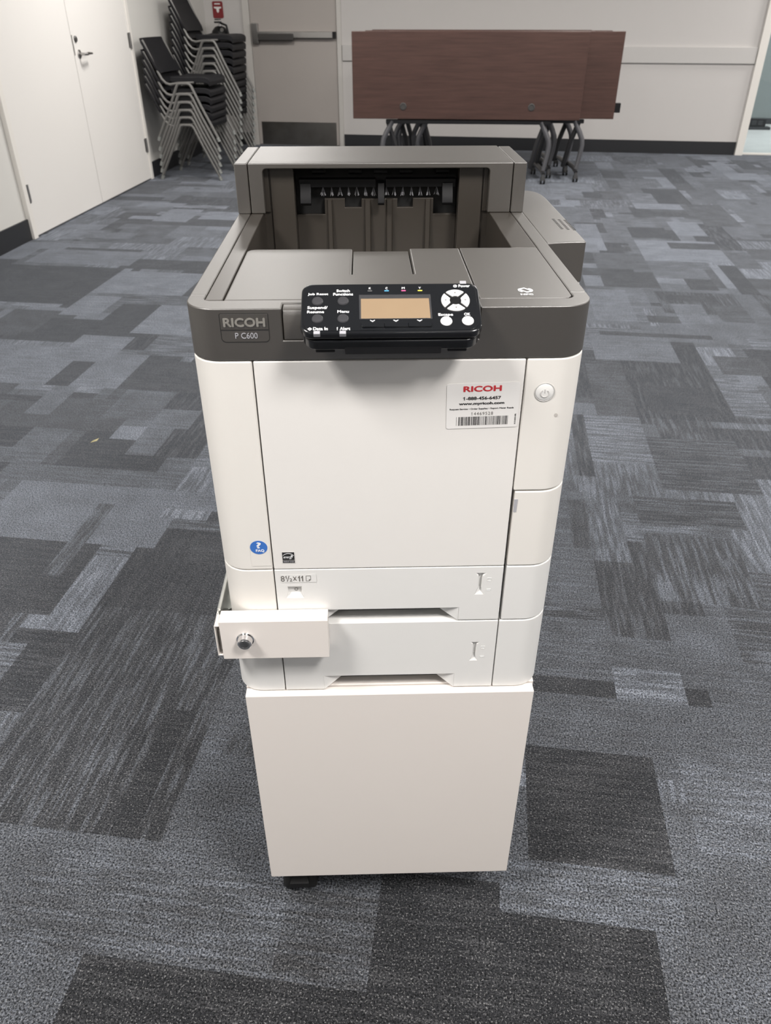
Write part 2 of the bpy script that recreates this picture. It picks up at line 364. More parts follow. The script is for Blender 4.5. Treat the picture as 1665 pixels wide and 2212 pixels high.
me.from_pydata(verts, [], faces)
at = me.attributes.new('tile', 'FLOAT_COLOR', 'FACE')
at.data.foreach_set('color', [v for j in range(NY) for i in range(NX) for v in (grid[j][i][0], grid[j][i][1], grid[j][i][2], 1.0)])
me.materials.append(M['carpet'])
fo = bpy.data.objects.new('floor', me); COL.objects.link(fo); tag(fo, kind='structure')

def struct(mb, name, m, bevel=0.0, parent=None, mtx=None):
    if mtx is not None: mb.move(mtx)
    o = mb.build(name, m, parent, bevel=bevel); return tag(o, kind='structure') if parent is None else o
struct(MB().box((-4, -7.2, CEIL), (6, 12, CEIL + 0.1)), 'ceiling', M['ceil'])
LW = Matrix.Translation((-2.93, 4.8, 0)) @ Matrix.Rotation(math.radians(1.364), 4, 'Z')
BW = Matrix.Translation((-3.03, 9.03, 0)) @ Matrix.Rotation(math.radians(-0.94), 4, 'Z')
struct(MB().box((-0.15, -11.9, 0), (0, 4.24, CEIL)), 'wall_left', M['wallL'], mtx=LW)
struct(MB().box((-0.1, 0, 0), (5.50, 0.15, CEIL)), 'wall_back', M['wall'], mtx=BW)
struct(MB().box((-4, -7.15, 0), (6, -7.0, CEIL)), 'wall_front', M['wall'])
struct(MB().box((5.3, -7.0, 0), (5.45, 12, CEIL)), 'wall_right', M['wall'])
# corridor seen through the glass at the far right
struct(MB().box((2.0, 9.06, -0.02), (6.0, 12.0, 0.004)), 'floor_corridor', M['halls'])
struct(MB().box((2.0, 11.62, 0.0), (5.4, 11.75, CEIL)), 'wall_corridor', M['hall'])
struct(MB().box((1.9, 9.2, 0), (2.0, 11.5, CEIL)), 'wall_corridor_left', M['wall'])
struct(MB().box((2.0, 11.60, 0.0), (5.3, 11.62, 0.07)), 'baseboard_corridor', M['base'])
gl = empty('window_1', (BW @ Vector((5.50, 0.0, 0)))[:], math.radians(-0.94)); tag(gl, kind='structure')
gl['label'] = 'full height glazed partition in a narrow white frame at the right end of the back wall'
f = MB().box((0, -0.035, 0), (0.075, 0.12, 2.5)).box((0.075, 0.02, 0.0), (2.30, 0.08, 0.018)).box((0.075, -0.03, 2.44), (2.30, 0.12, 2.5))
f.build('window_frame', M['trim'], gl, bevel=0.003)
MB().box((0.075, 0.045, 0.018), (2.25, 0.053, 2.44)).build('pane', M['glass'], gl)
vb = empty('floor_vent', (3.20, 11.05, 0.004)); tag(vb, 'black slotted metal box standing on the pale corridor floor beyond the glass', 'floor vent')
MB().box((-0.20, -0.06, 0.0), (0.20, 0.08, 0.03)).build('base_plate', M['base'], vb, bevel=0.004)
MB().box((-0.14, -0.03, 0.03), (0.14, 0.06, 0.12)).build('housing', M['blackm'], vb, bevel=0.004)
m_ = MB()
for k in range(3): m_.box((-0.10 + k * 0.075, -0.034, 0.05), (-0.05 + k * 0.075, -0.03, 0.10))
m_.build('slots', M['tubek'], vb)
# baseboards
struct(MB().box((0, -11.7, 0), (0.012, -0.045, 0.125)), 'baseboard_left_1', M['base'], mtx=LW)
struct(MB().box((0, 2.12, 0), (0.012, 4.22, 0.125)), 'baseboard_left_2', M['base'], mtx=LW)
struct(MB().box((0.02, -0.012, 0), (0.40, 0, 0.12)), 'baseboard_back_1', M['base'], mtx=BW)
struct(MB().box((1.43, -0.012, 0), (5.495, 0, 0.12)), 'baseboard_back_2', M['base'], mtx=BW)
struct(MB().box((1.43, -0.022, 0.808), (5.495, 0, 0.947)), 'trim_1', M['rail'], bevel=0.004, mtx=BW)
# double doors on the left wall
struct(MB().box((0, -0.045, 0), (0.03, 0.005, 2.15)).box((0, 2.075, 0), (0.03, 2.125, 2.15)).box((0, -0.045, 2.15), (0.03, 2.125, 2.2)),
       'trim_2', M['trim'], bevel=0.003, mtx=LW)
RL = math.radians(1.364)
def hinge(parent, y, z):
    o = MB().tube([(0.028, y, z - 0.055), (0.028, y, z + 0.055)], 0.009, 8).box((0.020, y - 0.03, z - 0.052), (0.024, y + 0.03, z + 0.052)).build('hinge', M['steel'], parent, smooth=True)
d1 = empty('door_1', (LW @ Vector((0, 0, 0)))[:], RL); tag(d1, kind='structure')
MB().box((-0.01, 0.008, 0.012), (0.022, 1.040, 2.145)).build('leaf', M['leaf'], d1, bevel=0.002)
for z in (0.268, 1.05, 1.9): hinge(d1, 0.006, z)
d2 = empty('door_2', (LW @ Vector((0, 0, 0)))[:], RL); tag(d2, kind='structure')
MB().box((-0.01, 1.046, 0.012), (0.022, 2.072, 2.145)).build('leaf', M['leaf'], d2, bevel=0.002)
for z in (0.274, 1.04, 1.9): hinge(d2, 2.072, z)
MB().lathe([(0.027, 0), (0.027, 0.006), (0.022, 0.010), (0.010, 0.012), (0, 0.012)], (0.022, 1.118, 0.985), (1, 0, 0), 20).build('rose', M['steel'], d2, smooth=True)
MB().tube([(0.03, 1.118, 0.985), (0.066, 1.118, 0.985), (0.075, 1.130, 0.985), (0.075, 1.16, 0.988), (0.068, 1.23, 0.985)], [0.009, 0.009, 0.010, 0.010, 0.007], 10).build('lever_handle', M['steel'], d2, smooth=True)
MB().lathe([(0.020, 0), (0.020, 0.005), (0.016, 0.010), (0, 0.010)], (0.022, 1.100, 1.075), (1, 0, 0), 20).build('deadbolt', M['grom'], d2, smooth=True)
MB().box((0.0222, 1.0475, 0.98), (0.0235, 1.058, 1.10)).build('edge_plate', M['steel'], d2)
# exit door in the back wall
d3 = empty('door_3', (BW @ Vector((0, 0, 0)))[:], math.radians(-0.94)); tag(d3, kind='structure')
MB().box((0.48, -0.014, 0.01), (1.375, 0.01, 2.14)).build('leaf', M['leaf_shaded'], d3, bevel=0.002)
MB().box((0.515, -0.0165, 0.012), (1.345, -0.0142, 0.232)).build('kick_plate', M['kick'], d3, bevel=0.0008)
bar = MB().box((0.50, -0.07, 0.955), (0.565, -0.014, 1.135)).build('bar_housing', M['steel'], d3, bevel=0.006)
MB().box((0.56, -0.075, 1.005), (1.345, -0.014, 1.062)).build('panic_bar', M['steel'], d3, bevel=0.006)
MB().box((0.57, -0.095, 0.985), (0.94, -0.045, 1.045)).build('push_pad', M['grom'], d3, bevel=0.008)
MB().box((1.345, -0.07, 1.005), (1.372, -0.014, 1.062)).build('end_cap', M['blackm'], d3, bevel=0.003)
struct(MB().box((0.405, -0.028, 0), (0.475, 0.0, 2.15)).box((1.38, -0.028, 0), (1.425, 0.0, 2.15)).box((0.405, -0.028, 2.15), (1.425, 0, 2.21)),
       'trim_3', M['trimg'], bevel=0.003, mtx=BW)
# ceiling lamps
for i, (lx, ly, p) in enumerate(LIGHTS):
    t = empty('ceiling_light', (lx, ly, CEIL))
    tag(t, 'recessed square ceiling lamp panel', 'ceiling light', 'recessed ceiling lamps')
    MB().prism([rect(-0.31, -0.31, 0.31, 0.31), rect(-0.285, -0.285, 0.285, 0.285)], -0.03, 0.0).build('frame', M['grid'], t)
    MB().box((-0.285, -0.285, -0.02), (0.285, 0.285, -0.015)).build('diffuser', M['diff'], t)

# ------------------------------------------------------------------ stacks of chairs
def make_chair():
    """sled-less stacking chair: seat faces +x, feet at z=0, one side frame at y=0, the other at y=0.45"""
    r = empty('stacking_chair', (0, 0, 0)); Wd = 0.45
    for y in (0.0, Wd):
        nm = MB().tube([(-0.268, y, 0.012), (-0.12, y, 0.27), (-0.05, y, 0.405), (-0.036, y, 0.424), (-0.015, y, 0.430), (0.045, y, 0.430), (0.066, y, 0.424), (0.080, y, 0.405), (0.14, y, 0.27), (0.268, y, 0.012)], 0.0115, 8)
        fr = nm.build('leg_frame', M['chairt'], r, smooth=True)
        for x in (-0.268, 0.268):
            sg = 1 if x > 0 else -1
            MB().tube([(x - sg * 0.012, y, 0.030), (x, y, 0.0)], [0.0155, 0.014], 8).build('glide', M['foot'], fr, smooth=True)
        MB().tube([(0.10, y + (0.02 if y == 0 else -0.02), 0.438), (-0.03, y + (0.012 if y == 0 else -0.012), 0.432), (-0.10, y, 0.422), (-0.135, y, 0.432), (-0.165, y, 0.462), (-0.19, y, 0.51), (-0.235, y, 0.62), (-0.285, y, 0.735)], 0.010, 8).build('back_tube', M['chairt'], r, smooth=True)
    # moulded seat with a rolled front lip
    b = MB(); prof = [(-0.10, 0.452), (-0.06, 0.447), (0.05, 0.446), (0.14, 0.450), (0.195, 0.448), (0.226, 0.438), (0.236, 0.420)]
    ny = 9; top = []; bot = []
    for (x, z) in prof:
        rt = []; rb = []
        for k in range(ny):
            v = k / (ny - 1); y = 0.012 + v * (Wd - 0.024); e = (2 * v - 1) ** 4
            rt.append(b.bm.verts.new((x, y, z + 0.022 + 0.006 * e))); rb.append(b.bm.verts.new((x - (0.006 if x > 0.17 else 0), y, z - 0.008 - 0.006 * e)))
        top.append(rt); bot.append(rb)
    n = len(prof)
    for i in range(n - 1):
        for k in range(ny - 1):
            b.bm.faces.new((top[i][k], top[i][k + 1], top[i + 1][k + 1], top[i + 1][k])); b.bm.faces.new((bot[i][k], bot[i + 1][k], bot[i + 1][k + 1], bot[i][k + 1]))
        b.bm.faces.new((top[i][0], top[i + 1][0], bot[i + 1][0], bot[i][0])); b.bm.faces.new((top[i][-1], bot[i][-1], bot[i + 1][-1], top[i + 1][-1]))
    for k in range(ny - 1):
        b.bm.faces.new((top[0][k], bot[0][k], bot[0][k + 1], top[0][k + 1])); b.bm.faces.new((top[-1][k], top[-1][k + 1], bot[-1][k + 1], bot[-1][k]))
    b.build('seat', M['chairk'], r, bevel=0.006)
    # curved backrest shell held by the two tubes
    b = MB(); cols = 11; F = []; K = []
    for j in range(9):
        t = j / 8; x = -0.178 - 0.125 * t; z = 0.500 + 0.250 * t
        inset = 0.0 if 0 < j < 8 else 0.022
        rf = []; rk = []
        for k in range(cols):
            v = k / (cols - 1); y = -0.014 + inset + v * (Wd + 0.028 - 2 * inset); dip = -0.022 * (1 - (2 * v - 1) ** 2)
            rf.append(b.bm.verts.new((x + dip + 0.012, y, z))); rk.append(b.bm.verts.new((x + dip - 0.012, y, z - 0.004)))
        F.append(rf); K.append(rk)
    for j in range(8):
        for k in range(cols - 1):
            b.bm.faces.new((F[j][k], F[j][k + 1], F[j + 1][k + 1], F[j + 1][k])); b.bm.faces.new((K[j][k], K[j + 1][k], K[j + 1][k + 1], K[j][k + 1]))
        b.bm.faces.new((F[j][0], F[j + 1][0], K[j + 1][0], K[j][0])); b.bm.faces.new((F[j][-1], K[j][-1], K[j + 1][-1], F[j + 1][-1]))
    for k in range(cols - 1):
        b.bm.faces.new((F[0][k], K[0][k], K[0][k + 1], F[0][k + 1])); b.bm.faces.new((F[8][k], F[8][k + 1], K[8][k + 1], K[8][k]))
    b.build('backrest', M['chairk'], r, bevel=0.006)
    return r
ORD = ['lowest', 'second from the bottom', 'third from the bottom', 'fourth from the bottom', 'fifth from the bottom', 'sixth from the bottom',
       'seventh from the bottom', 'fifth from the top', 'fourth from the top', 'third from the top', 'second from the top', 'topmost']
proto = make_chair(); used = False
Z1 = [0, 0.056, 0.111, 0.170, 0.230, 0.308]
for i, z in enumerate(Z1):
    c = proto if not used else copy_tree(proto); used = True
    c.location = (-2.598 + 0.004 * i, 6.9, z); c.rotation_euler = (0, 0, 0)
    pos = ['lowest chair', 'second chair from the floor', 'third chair from the floor', 'third chair from the top', 'second chair from the top', 'topmost chair'][i]
    tag(c, f'black stacking chair, grey tube legs, {pos} of the low front stack', 'chair', 'chairs in the lower front stack')
n2 = 11
for i in range(n2):
    c = copy_tree(proto); c.location = (-2.622 + 0.005 * i, 7.63, 0.0587 * i); c.rotation_euler = (0, 0, 0)
    pos = (['lowest chair', 'second chair from the floor', 'third chair from the floor', 'fourth chair from the floor', 'fifth chair from the floor', 'middle chair',
            'fifth chair from the top', 'fourth chair from the top', 'third chair from the top', 'second chair from the top', 'topmost chair'])[i]
    tag(c, f'black stacking chair, {pos} of the tall rear stack by exit door', 'chair', 'chairs in the tall rear stack')

# fire extinguisher and its sign in the corner behind the chairs
ex = empty('fire_extinguisher', (-2.845, 8.90, 0.625)); tag(ex, 'dark fire extinguisher with silver valve on the back wall, behind the tall chair stack', 'fire extinguisher')
MB().lathe([(0, 0), (0.075, 0.0), (0.088, 0.015), (0.090, 0.40), (0.082, 0.44), (0.05, 0.475), (0.022, 0.485), (0, 0.485)], (0, 0, 0), seg=24).build('cylinder', M['blackm'], ex, smooth=True)
MB().tube([(0, 0, 0.48), (0, 0, 0.53)], 0.018, 10).build('valve', M['chrome'], ex, smooth=True)
MB().box((-0.02, -0.11, 0.51), (0.02, 0.02, 0.525)).box((-0.018, -0.10, 0.535), (0.018, 0.02, 0.545)).build('squeeze_handle', M['blackm'], ex, bevel=0.004)
MB().lathe([(0.018, 0), (0.018, 0.008), (0, 0.008)], (0.045, -0.075, 0.452), (0, -1, 0), 12).build('pressure_gauge', M['chrome'], ex, smooth=True)
MB().tube([(0.02, -0.02, 0.51), (0.08, -0.03, 0.49), (0.10, -0.04, 0.40), (0.098, -0.03, 0.15)], 0.011, 8).build('hose', M['blackm'], ex, smooth=True)
sg = empty('wall_sign', (BW @ Vector((0.145, -0.001, 1.175)))[:], math.radians(-0.94)); tag(sg, 'small red sign with a white arrow pointing down, on the wall above the extinguisher', 'sign')
MB().prism(rrect(-0.055, 0, 0.055, 0.145, 0.015), -0.008, 0.0, 'y').build('plate', mat('dark_red_sign', (0.22, 0.018, 0.022), 0.5), sg, bevel=0.002)
MB().prism([(-0.038, 0.098), (0.038, 0.098), (0.038, 0.086), (0.014, 0.080), (0.012, 0.058), (0, 0.045), (-0.012, 0.058), (-0.014, 0.080), (-0.038, 0.086)], -0.0092, -0.0081, 'y').build('arrow', M['paper'], sg)
MB().box((-0.03, -0.0092, 0.118), (0.03, -0.0081, 0.128)).build('print_line', M['paper'], sg)

# ------------------------------------------------------------------ nested flip-top tables
def make_table(clip=False):
    """flip-top table: x along its length, top flipped upright at y=0, floor at z=0"""
    r = empty('folding_table', (0, 0, 0)); L2 = 0.93
    tp = MB().box((-L2, -0.0125, 0.490), (L2, 0.0125, 1.105)).build('tabletop', M['wood'], r, bevel=0.003)
    for gx in (-0.515, 0.53):
        MB().lathe([(0.028, 0), (0.028, 0.003), (0.021, 0.005), (0.020, 0.002), (0, 0.002)], (gx, -0.0125, 0.583), (0, -1, 0), 20).build('grommet', M['grom'], tp, smooth=True)
    MB().box((-0.66, 0.02, 0.452), (0.70, 0.055, 0.482)).build('crossbar', M['tubek'], r, bevel=0.004)
    for s in (-1, 1):
        X = (lambda v: v if s > 0 else -v + 0.02)
        # arched upright: leaves the crossbar, swells outward and runs down to the foot
        b = MB(); prof = [(0.625, 0.470), (0.648, 0.43), (0.675, 0.385), (0.700, 0.335), (0.708, 0.29), (0.702, 0.22), (0.690, 0.15), (0.683, 0.10)]
        for (a, c) in zip(prof, prof[1:]):
            pass
        b.tube([(X(x), 0.035, z) for x, z in prof], [0.020, 0.021, 0.022, 0.022, 0.021, 0.020, 0.018, 0.018], 10)
        b.build('leg', M['tubes'], r, smooth=True)
        MB().tube([(X(0.66), 0.055, 0.455), (X(0.61), 0.06, 0.30), (X(0.575), 0.09, 0.11)], 0.020, 8).build('brace', M['tubek'], r, smooth=True)
        b = MB().tube([(X(0.683), -0.005, 0.078), (X(0.675), 0.12, 0.098), (X(0.655), 0.34, 0.098), (X(0.645), 0.47, 0.078)], [0.016, 0.019, 0.019, 0.016], 8)
        ft = b.build('foot_rail', M['tubek'], r, smooth=True)
        for (cx, cy) in ((X(0.683), 0.0), (X(0.645), 0.465)):
            cs = MB().hull([(cx - 0.008, cy - 0.006, 0.078), (cx + 0.008, cy - 0.006, 0.078), (cx - 0.008, cy + 0.006, 0.078), (cx + 0.008, cy + 0.006, 0.078),
                       (cx - 0.022, cy - 0.018, 0.03), (cx + 0.022, cy - 0.018, 0.03), (cx - 0.022, cy + 0.018, 0.03), (cx + 0.022, cy + 0.018, 0.03)]).build('caster', M['tubek'], r)
            for q in (-1, 1):
                MB().lathe([(0.0, -0.006), (0.024, -0.006), (0.025, 0), (0.024, 0.006), (0, 0.006)], (cx + q * 0.014, cy, 0.025), (1, 0, 0), 16).build('wheel', M['blackm'], cs, smooth=True)
    if clip:
        MB().box((L2 + 0.004, 0.015, 0.535), (L2 + 0.05, 0.06, 0.605)).box((L2 - 0.06, 0.0126, 0.55), (L2 + 0.01, 0.03, 0.59)).build('tilt_latch', M['blackm'], r, bevel=0.004)
    return r
T = [(-0.238, 7.05, 'frontmost, whole face showing'),
     (0.045, 7.19, 'second in row, right end sticking out furthest'),
     (-0.175, 7.35, 'third in row, behind the front two'),
     (-0.02, 7.50, 'fourth in row, only top edge showing'),
     (-0.168, 7.70, 'rearmost, nearest the back wall')]
tproto = make_table()
for i, (x, y, lab) in enumerate(T):
    t = tproto if i == 0 else (make_table(True) if i == 1 else copy_tree(tproto))
    t.location = (x, y, 0); t.rotation_euler = (0, 0, math.radians(3.2 if i == 0 else 2.2))
    tag(t, f'mahogany table on casters, top tipped upright, {lab}', 'table', 'flip-top tables nested along the back wall')

# ------------------------------------------------------------------ printer frame of reference
YAW = math.radians(7.3 + 1.513)
_c, _s = math.cos(math.radians(7.3)), math.sin(math.radians(7.3))
PO = Vector((0.0046 * _c - 0.6985 * _s, 0.0046 * _s + 0.6985 * _c, 0))
PM = Matrix.Translation(PO) @ Matrix.Rotation(YAW, 4, 'Z')
def pthing(name, base):
    return empty(name, (PM @ Vector(base))[:], YAW)
def Z(v): return H + v          # heights measured down from eye level
ZB = Z(-0.6215)                 # bottom of the printer, top of the paper feeder
ZF = Z(-0.7362)                 # bottom of the feeder, top of the cabinet
BP = (0, 0.26, ZB)
D = 0.535                       # depth of the printer

# ---- steel cabinet on casters
CB = (0.002, 0.24, 0.0)
cb = pthing('printer_stand', CB)
tag(cb, 'plain cream-white steel cabinet on casters under the printer', 'cabinet')
CX0, CX1, CY0, CY1, CZ0, CZ1 = -0.1862, 0.1905, -0.0085, 0.49, Z(-1.1455), ZF
MB().box((CX0, CY0 + 0.0165, CZ0 + 0.002), (CX1, CY1, CZ1)).build('cabinet_body', M['cab'], cb, bevel=0.0015, base=CB)
MB().box((CX0 + 0.0005, CY0, CZ0), (CX1 - 0.002, CY0 + 0.0155, CZ1 - 0.0015)).build('front_panel', M['cab'], cb, bevel=0.0015, base=CB)
for sx in (CX0 + 0.001, CX1 - 0.004):
    MB().box((sx, 0.035, CZ1 - 0.002), (sx + 0.003, 0.075, CZ1 + 0.012)).build('locating_tab', M['cab'], cb, bevel=0.0006, base=CB)
for (x, y) in ((-0.146, 0.034), (0.150, 0.115), (-0.150, 0.43), (0.150, 0.43)):
    c = MB().box((x - 0.028, y - 0.022, CZ0 - 0.006), (x + 0.028, y + 0.03, CZ0 + 0.001)).hull([(x - 0.024, y - 0.016, CZ0 - 0.005), (x + 0.024, y - 0.016, CZ0 - 0.005), (x - 0.024, y + 0.025, CZ0 - 0.005), (x + 0.024, y + 0.025, CZ0 - 0.005),
        (x - 0.026, y - 0.014, 0.035), (x + 0.026, y - 0.014, 0.035), (x - 0.018, y + 0.03, 0.045), (x + 0.018, y + 0.03, 0.045)]).build('caster', M['blackm'], cb, bevel=0.002, base=CB)
    for q in (-1, 1):
        MB().lathe([(0, -0.008), (0.028, -0.008), (0.031, -0.004), (0.031, 0.004), (0.028, 0.008), (0, 0.008)], (x + q * 0.019, y + 0.012, 0.031), (1, 0, 0), 20).build('wheel', M['core'], c, smooth=True, base=CB)
    if y < 0.05:
        MB().hull([(x - 0.016, y - 0.024, 0.042), (x + 0.016, y - 0.024, 0.042), (x - 0.016, y - 0.026, 0.034), (x + 0.016, y - 0.026, 0.034), (x - 0.012, y - 0.008, 0.052), (x + 0.012, y - 0.008, 0.052)]).build('brake_pedal', M['blackm'], c, bevel=0.001, base=CB)

SX = 0.1340      # half distance between the two front seams
G = 0.0007       # half a gap
def corner_left(z0, z1, name, mt, parent, base, bevel=0.0016, x1=-SX - G, yb=D, r=0.031):
    pl = [(x1, 0.0)] + [( -0.195 + r + r * math.cos(math.radians(a)), r + r * math.sin(math.radians(a))) for a in range(270, 179, -10)] + [(-0.195, yb), (-0.185, yb), (-0.185, 0.04), (-0.165, 0.018), (x1, 0.018)]
    return MB().prism(pl, z0, z1).build(name, mt, parent, bevel=bevel, base=base)
def corner_right(z0, z1, name, mt, parent, base, bevel=0.0016, x0=SX + G, yb=D, r=0.031, pocket=None):
    pl = [(x0, 0.0)] + [(0.195 - r + r * math.cos(math.radians(a)), r + r * math.sin(math.radians(a))) for a in range(270, 361, 10)] + [(0.195, yb), (0.185, yb), (0.185, 0.04), (0.165, 0.018), (x0, 0.018)]
    if pocket:
        za, zb, w_ = pocket
        pl2 = [(x0 + w_, 0.0)] + pl[1:-1] + [(x0 + w_, 0.018)]
        b = MB().prism(pl, z0, za).prism(pl2, za, zb).prism(pl, zb, z1)
        bmesh.ops.remove_doubles(b.bm, verts=b.bm.verts, dist=1e-5)
        return b.build(name, mt, parent, bevel=0, base=base, smooth=True)
    return MB().prism(pl, z0, z1).build(name, mt, parent, bevel=bevel, base=base)

XT = Matrix.Rotation(PI / 2, 4, 'X')          # text plane standing up, facing the camera
def front(x, z, y=-0.0002): return Matrix.Translation((x, y, z)) @ XT

def drawer(z0, z1, parent, base, with_lower=False):
    """tray front with a hand grip cut out of its lower edge, a dial window and a slot-shaped level gauge"""
    gz = z1 - 0.0620 if not with_lower else z1 - 0.0895
    k = 0.0835
    outer = [(-SX + G, z1), (-SX + G, z0), (-k, z0), (-k, gz), (k, gz), (k, z0), (SX - G, z0), (SX - G, z1)]
    dz = 0.0255 if with_lower else 0.0      # the feeder's gauges sit lower on its taller drawer
    wz1, wz0 = z1 - 0.0255 - dz * 0.6, z1 - 0.0345 - dz * 0.6
    lz1, lz0 = z1 - 0.0100 - dz, z1 - 0.0405 - dz
    win = [(-0.1195, wz1), (-0.1035, wz1), (-0.1045, wz0), (-0.1185, wz0)]
    gau = [(0.1026, lz1), (0.1118, lz1), (0.1093, lz1 - 0.003), (0.1088, lz0 + 0.009), (0.1056, lz0 + 0.009), (0.1050, lz1 - 0.003)]
    # the chamfered foot of each recess is cut through too and filled by a ramp
    win = win[:2] + [(-0.1035, wz0), (-0.1020, wz0 - 0.0065), (-0.1210, wz0 - 0.0065), (-0.1195, wz0)]
    gau = [(0.1026, lz1), (0.1118, lz1), (0.1093, lz1 - 0.003), (0.1088, lz0 + 0.009), (0.1118, lz0), (0.1024, lz0), (0.1056, lz0 + 0.009), (0.1050, lz1 - 0.003)]
    d = MB().prism([outer, win, gau], 0.0, 0.012, 'y').build('tray_front', M['tray_w'], parent, bevel=0.0011, base=base)
    d.modifiers['bevel'].harden_normals = False
    for p_ in d.data.polygons: p_.use_smooth = False
    # slanted cheeks either side of the grip, wedge-shaped
    for s in (-1, 1):
        A = (s * k, 0.0, gz); B = (s * k, 0.0, z0); C = (s * 0.0500, 0.0130, gz); E = (s * k, 0.0130, gz); Fp = (s * k, 0.0130, z0)
        MB().hull([A, B, C, E, Fp]).build('grip_cheek', M['tray_w'], d, base=base)
    MB().box((-k, 0.022, z0), (k, 0.026, gz + 0.002)).build('grip_recess', M['grom'], d, base=base)
    # ramps and gauge faces
    MB().hull([(-0.1035, 0.0036, wz0 - 0.0008), (-0.1195, 0.0036, wz0 - 0.0008), (-0.1020, 0.0002, wz0 - 0.0065), (-0.1210, 0.0002, wz0 - 0.0065), (-0.1020, 0.0036, wz0 - 0.0065), (-0.1210, 0.0036, wz0 - 0.0065)]).build('window_ramp', M['tray_w'], d, base=base)
    MB().hull([(0.1056, 0.004, lz0 + 0.009), (0.1088, 0.004, lz0 + 0.009), (0.1118, 0.0002, lz0), (0.1024, 0.0002, lz0), (0.1118, 0.004, lz0), (0.1024, 0.004, lz0)]).build('gauge_ramp', M['tray_w'], d, base=base)
    MB().box((-0.122, 0.0036, wz0 - 0.008), (-0.101, 0.0060, wz1 + 0.002)).build('size_dial', M['tray_w'], d, base=base)
    MB().box((0.101, 0.0040, lz0 - 0.001), (0.113, 0.0065, lz1 + 0.002)).build('level_gauge', M['tray_w'], d, base=base)
    text_mesh('dial_mark', 'O', 0.006, M['txtg'], d, front(-0.1100, wz0 + 0.0030, 0.0034), base=base)
    # faint raised paper-stack symbols beside the gauge
    for zz, hh in ((lz1 - 0.0065, 0.0045), (lz0 + 0.0075, 0.0022)):
        MB().prism([rect(0.1150, zz - hh, 0.1200, zz), rect(0.1154, zz - hh + 0.0004, 0.1196, zz - 0.0004)], -0.0003, 0.0002, 'y').build('gauge_symbol', M['tray_w'], d, base=base)
    return d

# ---- optional paper feeder below the printer
BF = (0, 0.26, ZF)
pf = pthing('paper_feeder', BF)
tag(pf, 'white paper feeder unit with one wide drawer, between the printer and the cabinet', 'paper feeder')
z0, z1 = ZF, ZB - 0.0012
MB().box((-0.190, 0.03, z0), (0.190, D - 0.01, z1 - 0.0008)).box((-SX - 0.006, 0.014, z0 + 0.004), (-SX + 0.006, 0.034, z1 - 0.004)).box((SX - 0.006, 0.014, z0 + 0.004), (SX + 0.006, 0.034, z1 - 0.004)).build('housing', M['core'], pf, base=BF)
corner_left(z0, z1, 'left_corner_cover', M['tray_w'], pf, BF)
corner_right(z0, z1, 'right_corner_cover', M['tray_w'], pf, BF)
drawer(z0 + 0.0008, z1, pf, BF, True)
# ledge of the feeder top that shows through the grip above
MB().box((-0.13, 0.012, z1 - 0.004), (0.13, 0.032, z1 - 0.0003)).build('top_ledge', M['tray_w'], pf, base=BF)

# ---- printer
pr = pthing('laser_printer', BP)
tag(pr, 'large white laser printer with dark grey top and black control panel', 'printer')
zt0, zt1 = ZB, Z(-0.5395)
zd0, zd1 = Z(-0.5385), Z(-0.2842)
MB().box((-0.190, 0.045, ZB + 0.001), (0.190, D - 0.012, Z(-0.345))) \
    .box((-SX - 0.006, 0.014, ZB + 0.004), (-SX + 0.006, 0.05, zd1)).box((SX - 0.006, 0.014, ZB + 0.004), (SX + 0.006, 0.05, zd1)) \
    .box((-0.186, 0.028, ZB + 0.002), (0.186, 0.05, Z(-0.286))).build('inner_frame', M['core'], pr, base=BP)
corner_left(zt0, zt1, 'lower_left_cover', M['white'], pr, BP)
corner_left(zd0, zd1, 'left_front_cover', M['white'], pr, BP)
corner_right(Z(-0.4358), zd1, 'right_front_cover', M['white'], pr, BP)
corner_right(zd0, Z(-0.4372), 'right_lower_cover', M['white'], pr, BP, x0=SX + 0.0026, bevel=0.0016)
corner_right(zt0, zt1, 'lower_right_cover', M['tray_w'], pr, BP, x0=SX + 0.0026)
# latch dimple at the edge of the lower right cover
lt = MB().hull([(SX + 0.0027, -0.0003, Z(-0.4468)), (SX + 0.0066, -0.0003, Z(-0.4468)), (SX + 0.0062, -0.0003, Z(-0.4635)), (SX + 0.0027, -0.0003, Z(-0.4635)), (SX + 0.0027, 0.0008, Z(-0.4468)), (SX + 0.0066, 0.0008, Z(-0.4635))]).build('latch_dimple', M['led'], pr, base=BP)
# front door
MB().prism(rect(-SX + G, zd0, SX - G, zd1), 0.0, 0.016, 'y').build('front_door', M['door_w'], pr, bevel=0.0014, base=BP)
dr = drawer(zt0 + 0.0005, zt1, pr, BP)
# power button
pb = MB().lathe([(0.0, 0.0005), (0.0080, 0.0004), (0.0090, 0.0), (0.0093, -0.0012)], (0.1552, -0.0006, Z(-0.3197)), (0, -1, 0), 40).build('power_button', M['tray_w'], pr, smooth=True, base=BP)
MB().lathe([(0.0098, 0), (0.0103, 0.0004), (0.0098, 0.0006), (0.0094, 0.0002)], (0.1552, -0.0001, Z(-0.3197)), (0, -1, 0), 40).build('button_rim', mat('rim_grey', (0.5, 0.49, 0.48), 0.4), pb, smooth=True, base=BP)
b = MB(); ring = [(0.1552 + r_ * math.cos(math.radians(a)), Z(-0.3205) + r_ * math.sin(math.radians(a))) for r_, rg in ((0.0044, range(130, 411, 14)), (0.0037, range(410, 129, -14))) for a in rg]
b.prism(ring, -0.0016, -0.0010, 'y').box((0.1549, -0.0016, Z(-0.3200)), (0.1555, -0.0010, Z(-0.3160)))
b.build('power_symbol', mat('faint_symbol_grey', (0.55, 0.53, 0.52), 0.4), pb, base=BP)

